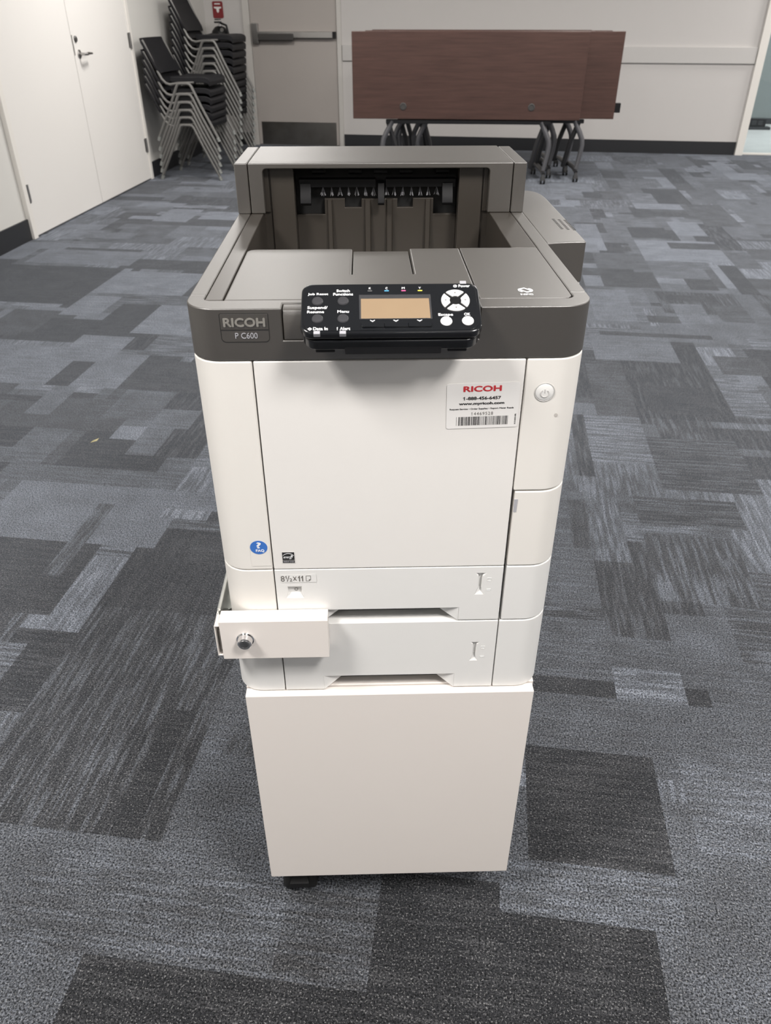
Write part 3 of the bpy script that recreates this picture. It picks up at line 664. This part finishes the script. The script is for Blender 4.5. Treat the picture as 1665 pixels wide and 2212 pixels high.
# ---- dark upper band
bandz0, bandz1 = Z(-0.2832), Z(-0.2319)
r = 0.031
arcL = [(-0.195 + r + r * math.cos(math.radians(a)), r + r * math.sin(math.radians(a))) for a in range(270, 179, -6)]
arcR = [(0.195 - r + r * math.cos(math.radians(a)), r + r * math.sin(math.radians(a))) for a in range(360, 269, -6)]
def band_poly(notch):
    p = [(0.0, 0.0)] if not notch else [(-0.1022, 0.017), (-0.1022, 0.0)]
    p += arcL + [(-0.195, 0.0435), (-0.1785, 0.0435)]
    # inner edge of the rim follows the rounded cover
    p += [(-0.1785, 0.031), (-0.1770, 0.0275), (-0.1735, 0.0252), (0.1738, 0.0245), (0.1772, 0.027), (0.1790, 0.031), (0.1790, 0.0435), (0.195, 0.0435)]
    p += arcR
    if notch: p += [(0.085, 0.0), (0.085, 0.017)]
    return p
bo = MB().prism(band_poly(False), bandz0, bandz1).build('front_band', M['dark'], pr, base=BP)
cut = MB().box((-0.1022, -0.01, Z(-0.2632)), (0.085, 0.0165, Z(-0.20))).build('cutter', M['dark'], pr, base=BP)
def boolean(o, c):
    md = o.modifiers.new('cut', 'BOOLEAN'); md.object = c; md.operation = 'DIFFERENCE'; md.solver = 'EXACT'
    dg = bpy.context.evaluated_depsgraph_get(); dg.update()
    me = bpy.data.meshes.new_from_object(o.evaluated_get(dg)); o.modifiers.clear(); old = o.data; o.data = me; me.name = o.name
    bpy.data.objects.remove(c)
    for p in me.polygons: p.use_smooth = True
boolean(bo, cut)
bv = bo.modifiers.new('bevel', 'BEVEL'); bv.width = 0.0014; bv.segments = 3; bv.limit_method = 'ANGLE'; bv.angle_limit = math.radians(40); bv.harden_normals = True
# rounded hinge block in the notch that carries the control panel
MB().prism([(0.0165, Z(-0.2330)), (0.008, Z(-0.2332)), (0.0035, Z(-0.2350)), (0.0012, Z(-0.2395)), (0.0010, Z(-0.2628)), (0.0165, Z(-0.2628))], -0.1014, 0.0845, 'x').build('panel_hinge', M['dark'], pr, bevel=0.0008, base=BP)
# side rails of the top
MB().box((-0.195, 0.0441, bandz0), (-0.1785, D, bandz1)).build('left_side_rail', M['dark'], pr, bevel=0.0014, base=BP)
MB().box((0.1790, 0.0441, bandz0), (0.195, D, bandz1)).build('right_side_rail', M['dark'], pr, bevel=0.0014, base=BP)
MB().box((-0.1778, 0.0262, Z(-0.345)), (-0.1606, 0.43, bandz1)).build('left_inner_rail', M['dark2'], pr, bevel=0.0012, base=BP)
MB().box((0.1487, 0.2142, Z(-0.345)), (0.1783, 0.43, bandz1)).build('right_inner_rail', M['dark2'], pr, bevel=0.0012, base=BP)
# top cover with the paper-stop notch, and the card-reader plate right of the seam
zc0 = Z(-0.345); zc1 = Z(-0.2321)
cov = [(-0.1598, 0.0262), (0.0870, 0.0262), (0.0870, 0.2128), (0.0285, 0.2128), (0.0285, 0.1100), (-0.0376, 0.1100), (-0.0376, 0.2128), (-0.150, 0.2128), (-0.1565, 0.2105), (-0.1598, 0.204)]
MB().prism(cov, zc0, zc1).build('top_cover', M['dark'], pr, bevel=0.0022, seg=3, base=BP)
MB().prism([(0.0877, 0.0262), (0.170, 0.0262), (0.1750, 0.0275), (0.1778, 0.032), (0.1783, 0.040), (0.1783, 0.2128), (0.0877, 0.2128)], zc0, zc1).build('card_reader_cover', M['dark'], pr, bevel=0.0008, base=BP)
MB().hull([(-0.0368, 0.1108, zc0), (0.0277, 0.1108, zc0), (-0.0368, 0.2128, zc0), (0.0277, 0.2128, zc0), (-0.0368, 0.1108, Z(-0.2342)), (0.0277, 0.1108, Z(-0.2342)), (-0.0368, 0.2128, Z(-0.2352)), (0.0277, 0.2128, Z(-0.2352))]).build('paper_stop', M['dark'], pr, bevel=0.0015, base=BP)
# NFC mark
nf = empty('nfc_mark', Vector((0.1357, 0.049, zc1 + 0.0002)) - Vector(BP)); nf.parent = pr
b = MB(); 
for (ra, rb) in ((0.0074, 0.0066), (0.0056, 0.0049)):
    for a0 in (125, -55):
        pts = [(ra * math.cos(math.radians(a)), ra * math.sin(math.radians(a))) for a in range(a0, a0 + 111, 10)] + [(rb * math.cos(math.radians(a)), rb * math.sin(math.radians(a))) for a in range(a0 + 110, a0 - 1, -10)]
        b.prism(pts, 0, 0.0002)
def rot2(p, a): return (p[0] * math.cos(a) - p[1] * math.sin(a), p[0] * math.sin(a) + p[1] * math.cos(a))
b.prism([[rot2(p, math.radians(35)) for p in rrect(-0.0044, -0.0068, 0.0044, 0.0068, 0.0012)], [rot2(p, math.radians(35)) for p in rect(-0.0026, -0.0046, 0.0026, 0.0046)]], 0, 0.0003)
b.build('phone_symbol', M['txtw'], nf)
text_mesh('lettering', 'NFC', 0.006, M['txtw'], nf, Matrix.Translation((-0.0008, -0.0132, 0.0001)), bold=0.0002, fit=(0.0125, 0.0042))
# ---- output bay
yw = 0.430
MB().hull([(-0.1606, 0.2128, Z(-0.345)), (0.1487, 0.2128, Z(-0.345)), (-0.1606, 0.440, Z(-0.345)), (0.1487, 0.440, Z(-0.345)), (-0.1606, 0.2128, Z(-0.30)), (0.1487, 0.2128, Z(-0.30)), (-0.1606, 0.440, Z(-0.338)), (0.1487, 0.440, Z(-0.338))]).build('output_tray', M['dark'], pr, base=BP)
bz = Z(-0.342)
wallp = [(-0.1179, bz), (0.1064, bz), (0.1064, Z(-0.2400)), (0.0740, Z(-0.2400)), (0.0740, Z(-0.2190)), (0.0450, Z(-0.2190)), (0.0450, Z(-0.2310)), (0.0235, Z(-0.2310)), (0.0235, Z(-0.2195)),
         (-0.0270, Z(-0.2195)), (-0.0270, Z(-0.2310)), (-0.0500, Z(-0.2310)), (-0.0500, Z(-0.2190)), (-0.0785, Z(-0.2190)), (-0.0785, Z(-0.2400)), (-0.1179, Z(-0.2400))]
MB().prism(wallp, yw, yw + 0.006, 'y').build('bay_rear_wall', M['dark2'], pr, bevel=0.0008, base=BP)
for (x, w_) in ((-0.0745, 0.007), (-0.0225, 0.009), (0.0080, 0.009), (0.0625, 0.008)):
    MB().hull([(x, yw, bz), (x + w_, yw, bz), (x + w_ * 0.1, yw - 0.010, bz), (x + w_ * 0.8, yw - 0.010, bz), (x, yw, Z(-0.2196)), (x + w_, yw, Z(-0.2196)), (x + w_ * 0.1, yw - 0.003, Z(-0.2215)), (x + w_ * 0.8, yw - 0.003, Z(-0.2215))]).build('bay_rib', M['dark2'], pr, base=BP)
for x0, x1 in ((-0.1500, -0.1180), (0.1065, 0.1385)):
    MB().box((x0, 0.409, bz), (x1, 0.434, Z(-0.1745))).build('bay_side_guard', M['dark2'], pr, bevel=0.001, base=BP)
MB().box((-0.1178, 0.438, Z(-0.345)), (0.1063, 0.50, Z(-0.1745))).build('exit_housing', M['core'], pr, base=BP)
MB().box((-0.1125, 0.421, Z(-0.2030)), (-0.0068, 0.436, Z(-0.1925))).box((0.0068, 0.421, Z(-0.2030)), (0.1035, 0.436, Z(-0.1925))).build('exit_guide_bar', M['blackm'], pr, bevel=0.0008, base=BP)
for x in (-0.1035, 0.0003, 0.0920):
    w_ = 0.0075 if abs(x) > 0.01 else 0.0045
    MB().prism([(0.436, Z(-0.196)), (0.4195, Z(-0.1975)), (0.4175, Z(-0.207)), (0.4140, Z(-0.2135)), (0.4120, Z(-0.222)), (0.4150, Z(-0.2255)), (0.4185, Z(-0.2235)), (0.4200, Z(-0.2125)), (0.4260, Z(-0.2075)), (0.436, Z(-0.2060))], x - w_, x + w_, 'x').build('paper_flap', M['blackm'], pr, bevel=0.0008, base=BP)
for x in (-0.085, -0.035, 0.0003, 0.035, 0.085):
    MB().tube([(x - 0.009, 0.4325, Z(-0.1835)), (x + 0.009, 0.4325, Z(-0.1835))], 0.0045, 12).build('exit_roller', M['blackm'], pr, smooth=True, base=BP)
MB().box((-0.116, 0.432, Z(-0.1790)), (0.105, 0.434, Z(-0.1782))).build('exit_edge_strip', M['led'], pr, base=BP)
random.seed(3)
for k in range(14):
    x = -0.080 + k * 0.0117 + (0.006 if k > 6 else 0)
    b = MB()
    for q in range(7):
        dx = random.uniform(-0.0038, 0.0038)
        b.tube([(x, 0.4335, Z(-0.2035)), (x + dx, 0.427, Z(-0.2145) + random.uniform(-0.001, 0.001))], 0.0002, 4)
    b.build('brush_tuft', M['led'], pr, base=BP)
# ---- rear hood over the bay
hz1 = Z(-0.1684); hz0 = Z(-0.2319)
inr = rrect(-0.1578, hz0, 0.1458, Z(-0.1755), (0, 0, 0.005, 0.005))
U = [(-0.1768, hz0), (-0.1768, hz1), (0.1768, hz1), (0.1768, hz0), (0.1458, hz0)] + [p for p in inr if p[1] > hz0 + 1e-4] + [(-0.1578, hz0)]
b = MB().prism(U, 0.3965, 0.409, 'y')
b.build('hood_front', M['dark'], pr, bevel=0.0016, base=BP)
MB().box((-0.1768, 0.405, Z(-0.1735)), (0.1768, 0.548, hz1)).box((-0.1768, 0.50, hz0 - 0.05), (0.1768, 0.548, Z(-0.17))).build('hood_top', M['dark'], pr, bevel=0.0012, base=BP)
for x0, x1, nm in ((-0.195, -0.1776, 'hood_left_cap'), (0.1776, 0.195, 'hood_right_cap')):
    MB().prism([(0.3965, hz0), (0.3965, hz1), (0.542, hz1), (0.549, hz1 - 0.008), (0.549, hz0 - 0.03), (0.535, hz0 - 0.03), (0.535, hz0)], x0, x1, 'x').build(nm, M['dark'], pr, bevel=0.0016, base=BP)
for x in (-0.1578, 0.1400):
    MB().box((x, 0.4092, hz0), (x + 0.0058, 0.428, Z(-0.176))).build('bay_edge_strip', M['dark2'], pr, base=BP)
for u0, u1 in ((-0.1606, -0.1502), (0.1387, 0.1487)):
    MB().box((u0, 0.412, bz), (u1, 0.434, Z(-0.1745))).build('bay_corner_filler', M['dark2'], pr, base=BP)
# ---- side bulge with vents
bul = [(0.194, 0.2315), (0.2050, 0.2350), (0.2180, 0.2372), (0.2320, 0.2385), (0.2442, 0.2387), (0.2458, 0.3600), (0.2469, 0.4938), (0.2452, 0.5200), (0.2400, 0.5400), (0.2309, 0.5500), (0.2150, 0.5545), (0.194, 0.5550)]
sd = MB().prism(bul, Z(-0.2815), Z(-0.2321)).build('side_bulge', M['dark'], pr, bevel=0.0022, seg=3, base=BP)
for i, x in enumerate((0.2283, 0.2355, 0.2427)):
    y0 = 0.301 - 0.003 * i
    for k in range(9):
        MB().box((x - 0.0017, y0 + k * 0.0066, Z(-0.2323)), (x + 0.0017, y0 + k * 0.0066 + 0.0026, Z(-0.2319))).build('vent_slot', M['core'], sd, base=BP)
MB().prism([(0.194, 0.2330), (0.2435, 0.2400), (0.2460, 0.50), (0.235, 0.54), (0.194, 0.545)], Z(-0.46), Z(-0.2822)).build('side_cover', M['white'], pr, bevel=0.002, base=BP)

# ---- badge, stickers
MB().prism([rrect(-0.1608, Z(-0.2646), -0.1147, Z(-0.2363), (0.0045, 0.0045, 0.0016, 0.0016)), rrect(-0.1603, Z(-0.2641), -0.1152, Z(-0.2368), (0.004, 0.004, 0.0012, 0.0012))], -0.0002, 0.0004, 'y').build('badge_outline', M['core'], pr, base=BP)
bd = MB().prism(rrect(-0.1603, Z(-0.2641), -0.1152, Z(-0.2368), (0.004, 0.004, 0.0012, 0.0012)), -0.0002, 0.0006, 'y').build('badge', M['dark'], pr, bevel=0.0003, base=BP)
MB().box((-0.1600, -0.0006, Z(-0.2524)), (-0.1155, -0.0003, Z(-0.2518))).build('badge_groove', M['core'], bd, base=BP)
text_mesh('lettering', 'RICOH', 0.012, M['logo'], bd, front(-0.1378, Z(-0.2449), -0.0007), bold=0.0004, fit=(0.0395, 0.0088), base=BP, depth=0.0003)
text_mesh('lettering', 'P C600', 0.008, M['led'], bd, front(-0.1368, Z(-0.2578), -0.0006), fit=(0.0212, 0.0057), base=BP)

ROT = math.radians(1.4)
sx, sz = 0.0941, Z(-0.3339)
SM = Matrix.Translation((sx, -0.0003, sz)) @ Matrix.Rotation(-ROT, 4, 'Y') @ XT
BT = (sx, 0, sz)
def flat(loops, zz0, zz1, name, mt, parent, mtx, base=None):
    b = MB().prism(loops, zz0, zz1).move(mtx); return b.build(name, mt, parent, base=base)
st = flat(rrect(-0.0370, -0.0248, 0.0362, 0.0250, 0.0025), 0, 0.0002, 'service_sticker', M['paper'], pr, SM, BP)
def T2(x, y, z=0.00025): return SM @ Matrix.Translation((x, y, z))
text_mesh('lettering', 'RICOH', 0.01, M['red'], st, T2(-0.0012, 0.0190), bold=0.0004, fit=(0.0385, 0.0064), base=BP)
def one(x, y, h, w, mtx, mt, parent):
    flat([(x - w / 2, y - h / 2), (x + w / 2, y - h / 2), (x + w / 2, y + h / 2), (x - w * 0.1, y + h / 2), (x - w * 1.5, y + h * 0.24), (x - w * 1.5, y + h * 0.06), (x - w / 2, y + h * 0.22)], 0.0001, 0.0004, 'lettering', mt, parent, mtx, BP)
one(-0.0191, 0.0087, 0.0036, 0.0009, SM, M['txtk'], st)
text_mesh('lettering', '-888-456-6457', 0.006, M['txtk'], st, T2(0.0002, 0.0087), bold=0.00022, fit=(0.0352, 0.0036), base=BP)
text_mesh('lettering', 'www.myricoh.com', 0.006, M['txtk'], st, T2(-0.0015, 0.0026), bold=0.00028, fit=(0.0460, 0.0038), base=BP)
text_mesh('lettering', 'Request Service \u2022 Order Supplies \u2022 Report Meter Reads', 0.003, M['txtk'], st, T2(-0.0012, -0.0031), bold=0.00006, fit=(0.0650, 0.0023), base=BP)
one(-0.0108, -0.0084, 0.0035, 0.0004, SM, M['txtg'], st)
text_mesh('lettering', '4469528', 0.005, M['txtg'], st, T2(0.0008, -0.0084), fit=(0.0196, 0.0035), spacing=1.2, base=BP)
text_mesh('lettering', 'R113-0321-00L', 0.002, M['txtk'], st, T2(0.0335, -0.0155) @ Matrix.Rotation(PI / 2, 4, 'Z'), bold=0.00005, fit=(0.0118, 0.0015), base=BP)
random.seed(11); b = MB(); x = -0.0268; first = True
while x < 0.0262:
    w_ = random.choice((0.00032, 0.00032, 0.0009)); b.prism(rect(x, -0.0215, x + w_, -0.0117), 0.0002, 0.0003)
    x += w_ + random.choice((0.00036, 0.00036, 0.0008)) + (0.0009 if first else 0); first = False
b.move(SM).build('barcode', M['txtk'], st, base=BP)

fq = flat(rrect(-0.0115, -0.0165, 0.0105, 0.0125, 0.001), 0, 0.0001, 'help_sticker', M['white'], pr, Matrix.Translation((-0.1466, -0.0002, Z(-0.5165))) @ XT, BP)
FM = Matrix.Translation((-0.1480, -0.0003, Z(-0.5066))) @ XT
flat([(0.0098 * math.cos(2 * PI * k / 40), 0.0093 * math.sin(2 * PI * k / 40)) for k in range(40)], 0, 0.0002, 'blue_disc', M['blue'], fq, FM, BP)
text_mesh('lettering', '?', 0.01, M['txtw'], fq, FM @ Matrix.Translation((0.0003, 0.0030, 0.0003)), bold=0.0003, fit=(0.0052, 0.0083), base=BP)
text_mesh('lettering', 'FAQ', 0.005, M['txtw'], fq, FM @ Matrix.Translation((0.0012, -0.0046, 0.0003)), bold=0.00015, fit=(0.0096, 0.0040), base=BP)

EM = Matrix.Translation((-0.1155, -0.0003, Z(-0.5214))) @ XT
es = flat(rect(-0.0073, -0.0079, 0.0073, 0.0079), 0, 0.0001, 'energy_label', M['paper'], pr, EM, BP)
flat(rect(-0.0069, -0.0036, 0.0069, 0.0075), 0.0001, 0.0002, 'black_field', M['txtk'], es, EM, BP)
flat(rect(-0.0069, -0.0075, 0.0069, -0.0040), 0.0001, 0.0002, 'lower_field', M['txtk'], es, EM, BP)
pts = [(0.0078 * math.cos(math.radians(a)), -0.0020 + 0.0082 * math.sin(math.radians(a))) for a in range(35, 146, 8)] + [(0.0078 * math.cos(math.radians(a)), -0.0026 + 0.0082 * math.sin(math.radians(a))) for a in range(145, 34, -8)]
flat([(max(-0.0068, min(0.0068, p[0])), p[1]) for p in pts], 0.0002, 0.0003, 'arc', M['txtw'], es, EM, BP)
flat([((0.0016 if k % 2 == 0 else 0.0007) * math.sin(k * PI / 5) + 0.0040, (0.0016 if k % 2 == 0 else 0.0007) * math.cos(k * PI / 5) + 0.0024) for k in range(10)], 0.0002, 0.0003, 'star', M['txtw'], es, EM, BP)
text_mesh('lettering', 'energy', 0.004, M['txtw'], es, EM @ Matrix.Translation((-0.0002, -0.0002, 0.0003)), shear=0.4, fit=(0.0108, 0.0036), base=BP)
text_mesh('lettering', 'ENERGY STAR', 0.003, M['led'], es, EM @ Matrix.Translation((0, -0.0057, 0.0003)), fit=(0.0118, 0.0017), base=BP)

LM = Matrix.Translation((-0.1052, -0.0003, Z(-0.5520))) @ XT
ls = flat(rrect(-0.0215, -0.0058, 0.0200, 0.0060, 0.001), 0, 0.0001, 'paper_size_sticker', M['tray_w'], pr, LM, BP)
text_mesh('lettering', '8', 0.009, M['txtg'], ls, LM @ Matrix.Translation((-0.0191, 0, 0.0002)), fit=(0.0045, 0.0082), base=BP)
one(-0.0149, 0.0019, 0.0045, 0.0007, LM, M['txtg'], ls)
text_mesh('lettering', '/', 0.009, M['txtg'], ls, LM @ Matrix.Translation((-0.0128, 0, 0.0002)), fit=(0.0034, 0.0082), base=BP)
text_mesh('lettering', '2', 0.006, M['txtg'], ls, LM @ Matrix.Translation((-0.0098, -0.0018, 0.0002)), fit=(0.0032, 0.0045), base=BP)
text_mesh('lettering', 'x', 0.006, M['txtg'], ls, LM @ Matrix.Translation((-0.0050, 0.0, 0.0002)), fit=(0.0045, 0.0058), base=BP)
one(0.0004, 0, 0.0080, 0.0011, LM, M['txtg'], ls); one(0.0040, 0, 0.0080, 0.0011, LM, M['txtg'], ls)
flat([[(0.0078, 0.0040), (0.0136, 0.0040), (0.0136, -0.0018), (0.0116, -0.0040), (0.0078, -0.0040)], [(0.0083, 0.0035), (0.0131, 0.0035), (0.0131, -0.0014), (0.0112, -0.0014), (0.0112, -0.0035), (0.0083, -0.0035)]], 0.0001, 0.0003, 'page_symbol', M['txtg'], ls, LM, BP)

# ---- tilting control panel
A = Vector((0, 0.011, Z(-0.2138))); vdir = Vector((0, -0.052, -0.0272)).normalized()
PX = Matrix(((1, 0, 0, A.x), (0, -vdir.y, 0, A.y), (0, -vdir.z, 0, A.z), (0, 0, 0, 1)))
nrm = Vector((0, -0.4635, 0.8861))
PX = Matrix(((1, 0, nrm.x, A.x), (0, -vdir.y, nrm.y, A.y), (0, -vdir.z, nrm.z, A.z), (0, 0, 0, 1)))
def PT(u, v, o=0.0003): return PX @ Matrix.Translation((u / 1000, -v / 1000, o))    # u right, v down the slope, millimetres
x0, x1 = -0.0825, 0.0825
op = rrect(x0, -0.0590, x1, 0.0022, (0.011, 0.011, 0.010, 0.010), 8)
cp = MB().prism(op, -0.009, 0.0).move(PX).build('control_panel', M['gloss'], pr, bevel=0.0024, seg=4, base=BP)
MB().prism(rrect(x0 + 0.003, -0.0565, x1 - 0.003, 0.0, (0.010, 0.010, 0.009, 0.009), 8), 0.0, 0.0005).move(PX).build('panel_face', M['gloss'], cp, bevel=0.0003, base=BP)
MB().prism(rrect(x0 + 0.0012, -0.0600, x1 - 0.0012, -0.004, (0.014, 0.014, 0.004, 0.004), 8), -0.022, -0.0098).move(PX).build('panel_underside', M['gloss'], cp, bevel=0.0016, base=BP)
for u0, u1 in ((-0.0700, -0.0520), (0.0520, 0.0700)):
    MB().box((u0, -0.030, Z(-0.2640)), (u1, 0.0, Z(-0.255))).build('swivel_bracket', M['blackm'], pr, bevel=0.001, base=BP)
MB().box((-0.0430, -0.034, Z(-0.2645)), (0.0460, 0.0, Z(-0.2550))).build('swivel_base', M['blackm'], pr, bevel=0.001, base=BP)
def knob(u, v, rad, mt, name, hgt=0.0011, dome=0.0004):
    v = v + 1.1
    MB().lathe([(rad + 0.0004, 0.0), (rad, hgt * 0.7), (rad - 0.0004, hgt), (rad * 0.5, hgt - dome), (0, hgt - dome * 1.3)], (0, 0, 0), seg=28).move(PT(u, v, 0.0005)).build(name, mt, cp, smooth=True, base=BP)
for u, v in ((-67.3, 19.6), (-43.8, 19.5), (-67.0, 41.0), (-43.8, 41.0)): knob(u, v, 0.0048, M['button'], 'round_button')
knob(49.8, 45.2, 0.0050, M['wbtn'], 'escape_button', dome=-0.0003); knob(69.4, 45.0, 0.0050, M['wbtn'], 'ok_button', dome=-0.0003)
for lab, u, v, wd, ht in (('Job Reset', -67.0, 12.4, 18.8, 3.4), ('Switch', -43.8, 8.1, 12.4, 3.3), ('Functions', -43.8, 12.4, 18.4, 3.3), ('Suspend/', -67.2, 29.3, 18.4, 4.4), ('Resume', -68.8, 34.0, 15.4, 3.1),
                          ('Menu', -43.7, 33.8, 10.6, 3.2), ('Data In', -64.0, 54.3, 13.2, 3.6), ('!', -48.9, 54.4, 0.9, 3.6), ('Alert', -42.0, 54.4, 9.4, 3.6), ('Power', 69.0, 3.1, 10.6, 3.4), ('Escape', 49.6, 39.0, 13.4, 4.0), ('OK', 69.3, 38.3, 5.6, 3.2),
                          ('K', -19.0, 5.2, 2.0, 2.4), ('C', -3.5, 5.3, 2.0, 2.6), ('M', 12.0, 5.2, 2.7, 2.4), ('Y', 27.4, 5.2, 2.2, 2.4)):
    text_mesh('lettering', lab, 0.004, M['txtw'], cp, PT(u, v, 0.0007), bold=0.0001, fit=(wd / 1000, ht / 1000), base=BP)
for mt, u in (('pk', -19.0), ('pc', -3.5), ('pm', 12.2), ('py', 27.5)):
    MB().prism(rrect(-0.0021, -0.0006, 0.0021, 0.0006, 0.0005), 0.0005, 0.0008).move(PT(u, 8.5, 0)).build('colour_mark', M[mt], cp, base=BP)
# diamond before Data In, lamp ring before Power
MB().prism([[(0.0021, 0), (0, 0.0019), (-0.0021, 0), (0, -0.0019)], [(0.0009, 0), (0, 0.0008), (-0.0009, 0), (0, -0.0008)]], 0.0005, 0.0008).move(PT(-73.6, 54.5, 0)).build('data_symbol', M['txtw'], cp, base=BP)
MB().prism([[(0.0018 * math.cos(k * PI / 10), 0.0017 * math.sin(k * PI / 10)) for k in range(20)], [(0.0012 * math.cos(k * PI / 10), 0.0011 * math.sin(k * PI / 10)) for k in range(20)]], 0.0005, 0.0008).prism(rect(-0.0003, -0.0007, 0.0003, 0.0007), 0.0005, 0.0008).move(PT(60.6, 3.2, 0)).build('power_lamp_symbol', M['txtw'], cp, base=BP)
# indicator lenses wrapped over the panel edge
for u in (-67.3, -44.0):
    MB().box((-0.0029, -0.0016, -0.0035), (0.0029, 0.0022, 0.00055)).move(PT(u, 58.6, 0)).build('indicator_lens', M['led'], cp, bevel=0.0004, base=BP)
MB().box((-0.0030, -0.0012, -0.002), (0.0030, 0.0026, 0.0006)).move(PT(68.3, -1.2, 0)).build('indicator_lens', M['led'], cp, bevel=0.0004, base=BP)
# display
MB().prism([[(-0.0292, -0.0132), (0.0370, -0.0132), (0.0372, -0.0432), (-0.0290, -0.0432)], [(-0.0274, -0.0182), (0.0352, -0.0182), (0.0356, -0.0424), (-0.0274, -0.0424)]], 0.0003, 0.0007).move(PX).build('display_bezel', M['lcdb'], cp, bevel=0.0003, base=BP)
MB().prism(rect(-0.0276, -0.0426, 0.0356, -0.0180), 0.0003, 0.00062).move(PX).build('display', M['lcd'], cp, base=BP)
for i, (a, b_) in enumerate(((-27.4, -6.6), (-6.3, 15.0), (15.3, 36.2))):
    MB().prism(rrect(a / 1000, -0.0535, b_ / 1000, -0.0483, (0.002 if i == 0 else 0.0003, 0.002 if i == 2 else 0.0003, 0.0003, 0.0003)), 0.0004, 0.0020).move(PX).build('soft_key', M['gloss'], cp, bevel=0.0005, base=BP)
for u in (-17.1, 4.1, 25.6):
    MB().prism([(-0.0024, 0.0010), (-0.0018, 0.0013), (0, 0.0002), (0.0018, 0.0013), (0.0024, 0.0010), (0, -0.0010)], 0.0005, 0.0008).move(PT(u, 45.7, 0)).build('chevron', M['txtw'], cp, base=BP)
# four-way pad: sectors of a ring
dp = MB().prism([(0.0136 * math.cos(k * PI / 24), 0.0136 * math.sin(k * PI / 24)) for k in range(48)], 0.0004, 0.0007).move(PT(59.6, 21.9, 0)).build('pad_well', M['blackm'], cp, base=BP)
for a0 in (0, 90, 180, 270):
    pts = []
    ha, hi = 40, 34
    pts += [(0.0131 * math.cos(math.radians(a0 + a)), 0.0131 * math.sin(math.radians(a0 + a))) for a in range(-ha, ha + 1, 8)]
    pts += [(0.0054 * math.cos(math.radians(a0 + a)), 0.0054 * math.sin(math.radians(a0 + a))) for a in range(hi - 6, -hi + 5, -7)]
    MB().prism(pts, 0.0005, 0.0020).move(PT(59.6, 21.9, 0)).build('arrow_key', M['wbtn'], cp, bevel=0.0004, base=BP)
    c_, s_ = math.cos(math.radians(a0)), math.sin(math.radians(a0))
    tri = [(0.0104, 0), (0.0084, 0.0010), (0.0084, -0.0010)]
    MB().prism([(p[0] * c_ - p[1] * s_, p[0] * s_ + p[1] * c_) for p in tri], 0.00205, 0.0022).move(PT(59.6, 21.9, 0)).build('arrow_mark', M['txtg'], cp, base=BP)

# ---- locking bracket clamped across the trays at the lower left
BL = (-0.14, 0.0, Z(-0.657))
lk = pthing('tray_lock', BL)
tag(lk, 'cream-white steel lock bar with round chrome key lock, across the trays', 'lock bracket')
yf, yb = -0.0220, 0.0
t = 0.0012; zt, zb = Z(-0.5985), Z(-0.6575)
fx0, fx1 = -0.2013, -0.0735
b = MB().box((fx0, yf, zb), (fx1, yf + t, zt)).box((fx0, yf + t, zt - t), (fx1, -0.0009, zt)).box((fx1 - t, yf + t, zb), (fx1, -0.0010, zt - t))
b.build('bar', M['cab'], lk, bevel=0.0007, base=BL)
MB().box((-0.2078, yf + 0.001, zb + 0.006), (-0.2066, 0.02, zt - 0.0065)).box((-0.2078, yf + 0.001, zt - 0.0078), (-0.2016, 0.0, zt - 0.0065)).box((-0.2078, yf + 0.001, zb + 0.005), (-0.2010, 0.0, zb + 0.0062)).build('end_channel', M['cab'], lk, bevel=0.0004, base=BL)
MB().box((-0.2040, -0.013, zb + 0.008), (-0.2030, -0.003, zt - 0.018)).tube([(-0.2038, -0.014, zt - 0.018), (-0.2038, -0.014, zb + 0.010)], 0.0012, 8).build('latch_tongue', M['steel'], lk, base=BL, smooth=True)
# zinc side arm running back along the printer
MB().box((-0.2055, -0.001, zb + 0.004), (-0.2043, 0.300, zt + 0.001)).box((-0.2043, -0.001, zb + 0.012), (-0.1957, 0.300, zb + 0.0132)).tube([(-0.2040, 0.0, zt + 0.001), (-0.2040, 0.300, zt + 0.001)], 0.0021, 8).build('side_arm', M['zinc'], lk, base=BL)
for yy in (0.05, 0.15):
    MB().lathe([(0.005, 0), (0.005, 0.002), (0.003, 0.003), (0, 0.003)], (-0.2000, yy, zb + 0.0132), (0, 0, 1), 12).build('rivet', M['steel'], lk, smooth=True, base=BL)
lc = MB().lathe([(0.0106, 0.0), (0.0104, 0.0014), (0.0090, 0.0024), (0.0082, 0.0092), (0.0074, 0.0100), (0.0046, 0.0100), (0.0044, 0.0080), (0.0036, 0.0080), (0.0034, 0.0098), (0.0012, 0.0098), (0, 0.0094)], (-0.1722, yf, Z(-0.6255)), (0, -1, 0), 36).build('lock_cylinder', M['chrome'], lk, smooth=True, base=BL)
MB().lathe([(0.0068, 0.0), (0.0066, 0.0004), (0.0050, 0.0004), (0.0050, 0.0)], (-0.1722, yf - 0.0100, Z(-0.6255)), (0, -1, 0), 36).build('lock_face', M['steel'], lc, smooth=True, base=BL)

# small marks: smudge on the printer, scrap on the carpet
MB().lathe([(0.0022, 0), (0.0018, 0.0001), (0, 0.0001)], (0.1697, 0.0004, Z(-0.3456)), (0, -1, 0), 14).build('smudge', mat('smudge_grey', (0.52, 0.49, 0.46), 0.6), pr, base=BP)
tg = MB().hull([(-1.300, 2.160, 0.001), (-1.292, 2.176, 0.001), (-1.284, 2.198, 0.001), (-1.283, 2.176, 0.001), (-1.293, 2.170, 0.005), (-1.286, 2.184, 0.004)]).build('paper_scrap', mat('straw_yellow_scrap', (0.45, 0.40, 0.22), 0.7))
tag(tg, 'tiny straw-yellow scrap lying on the carpet left of the printer', 'scrap')
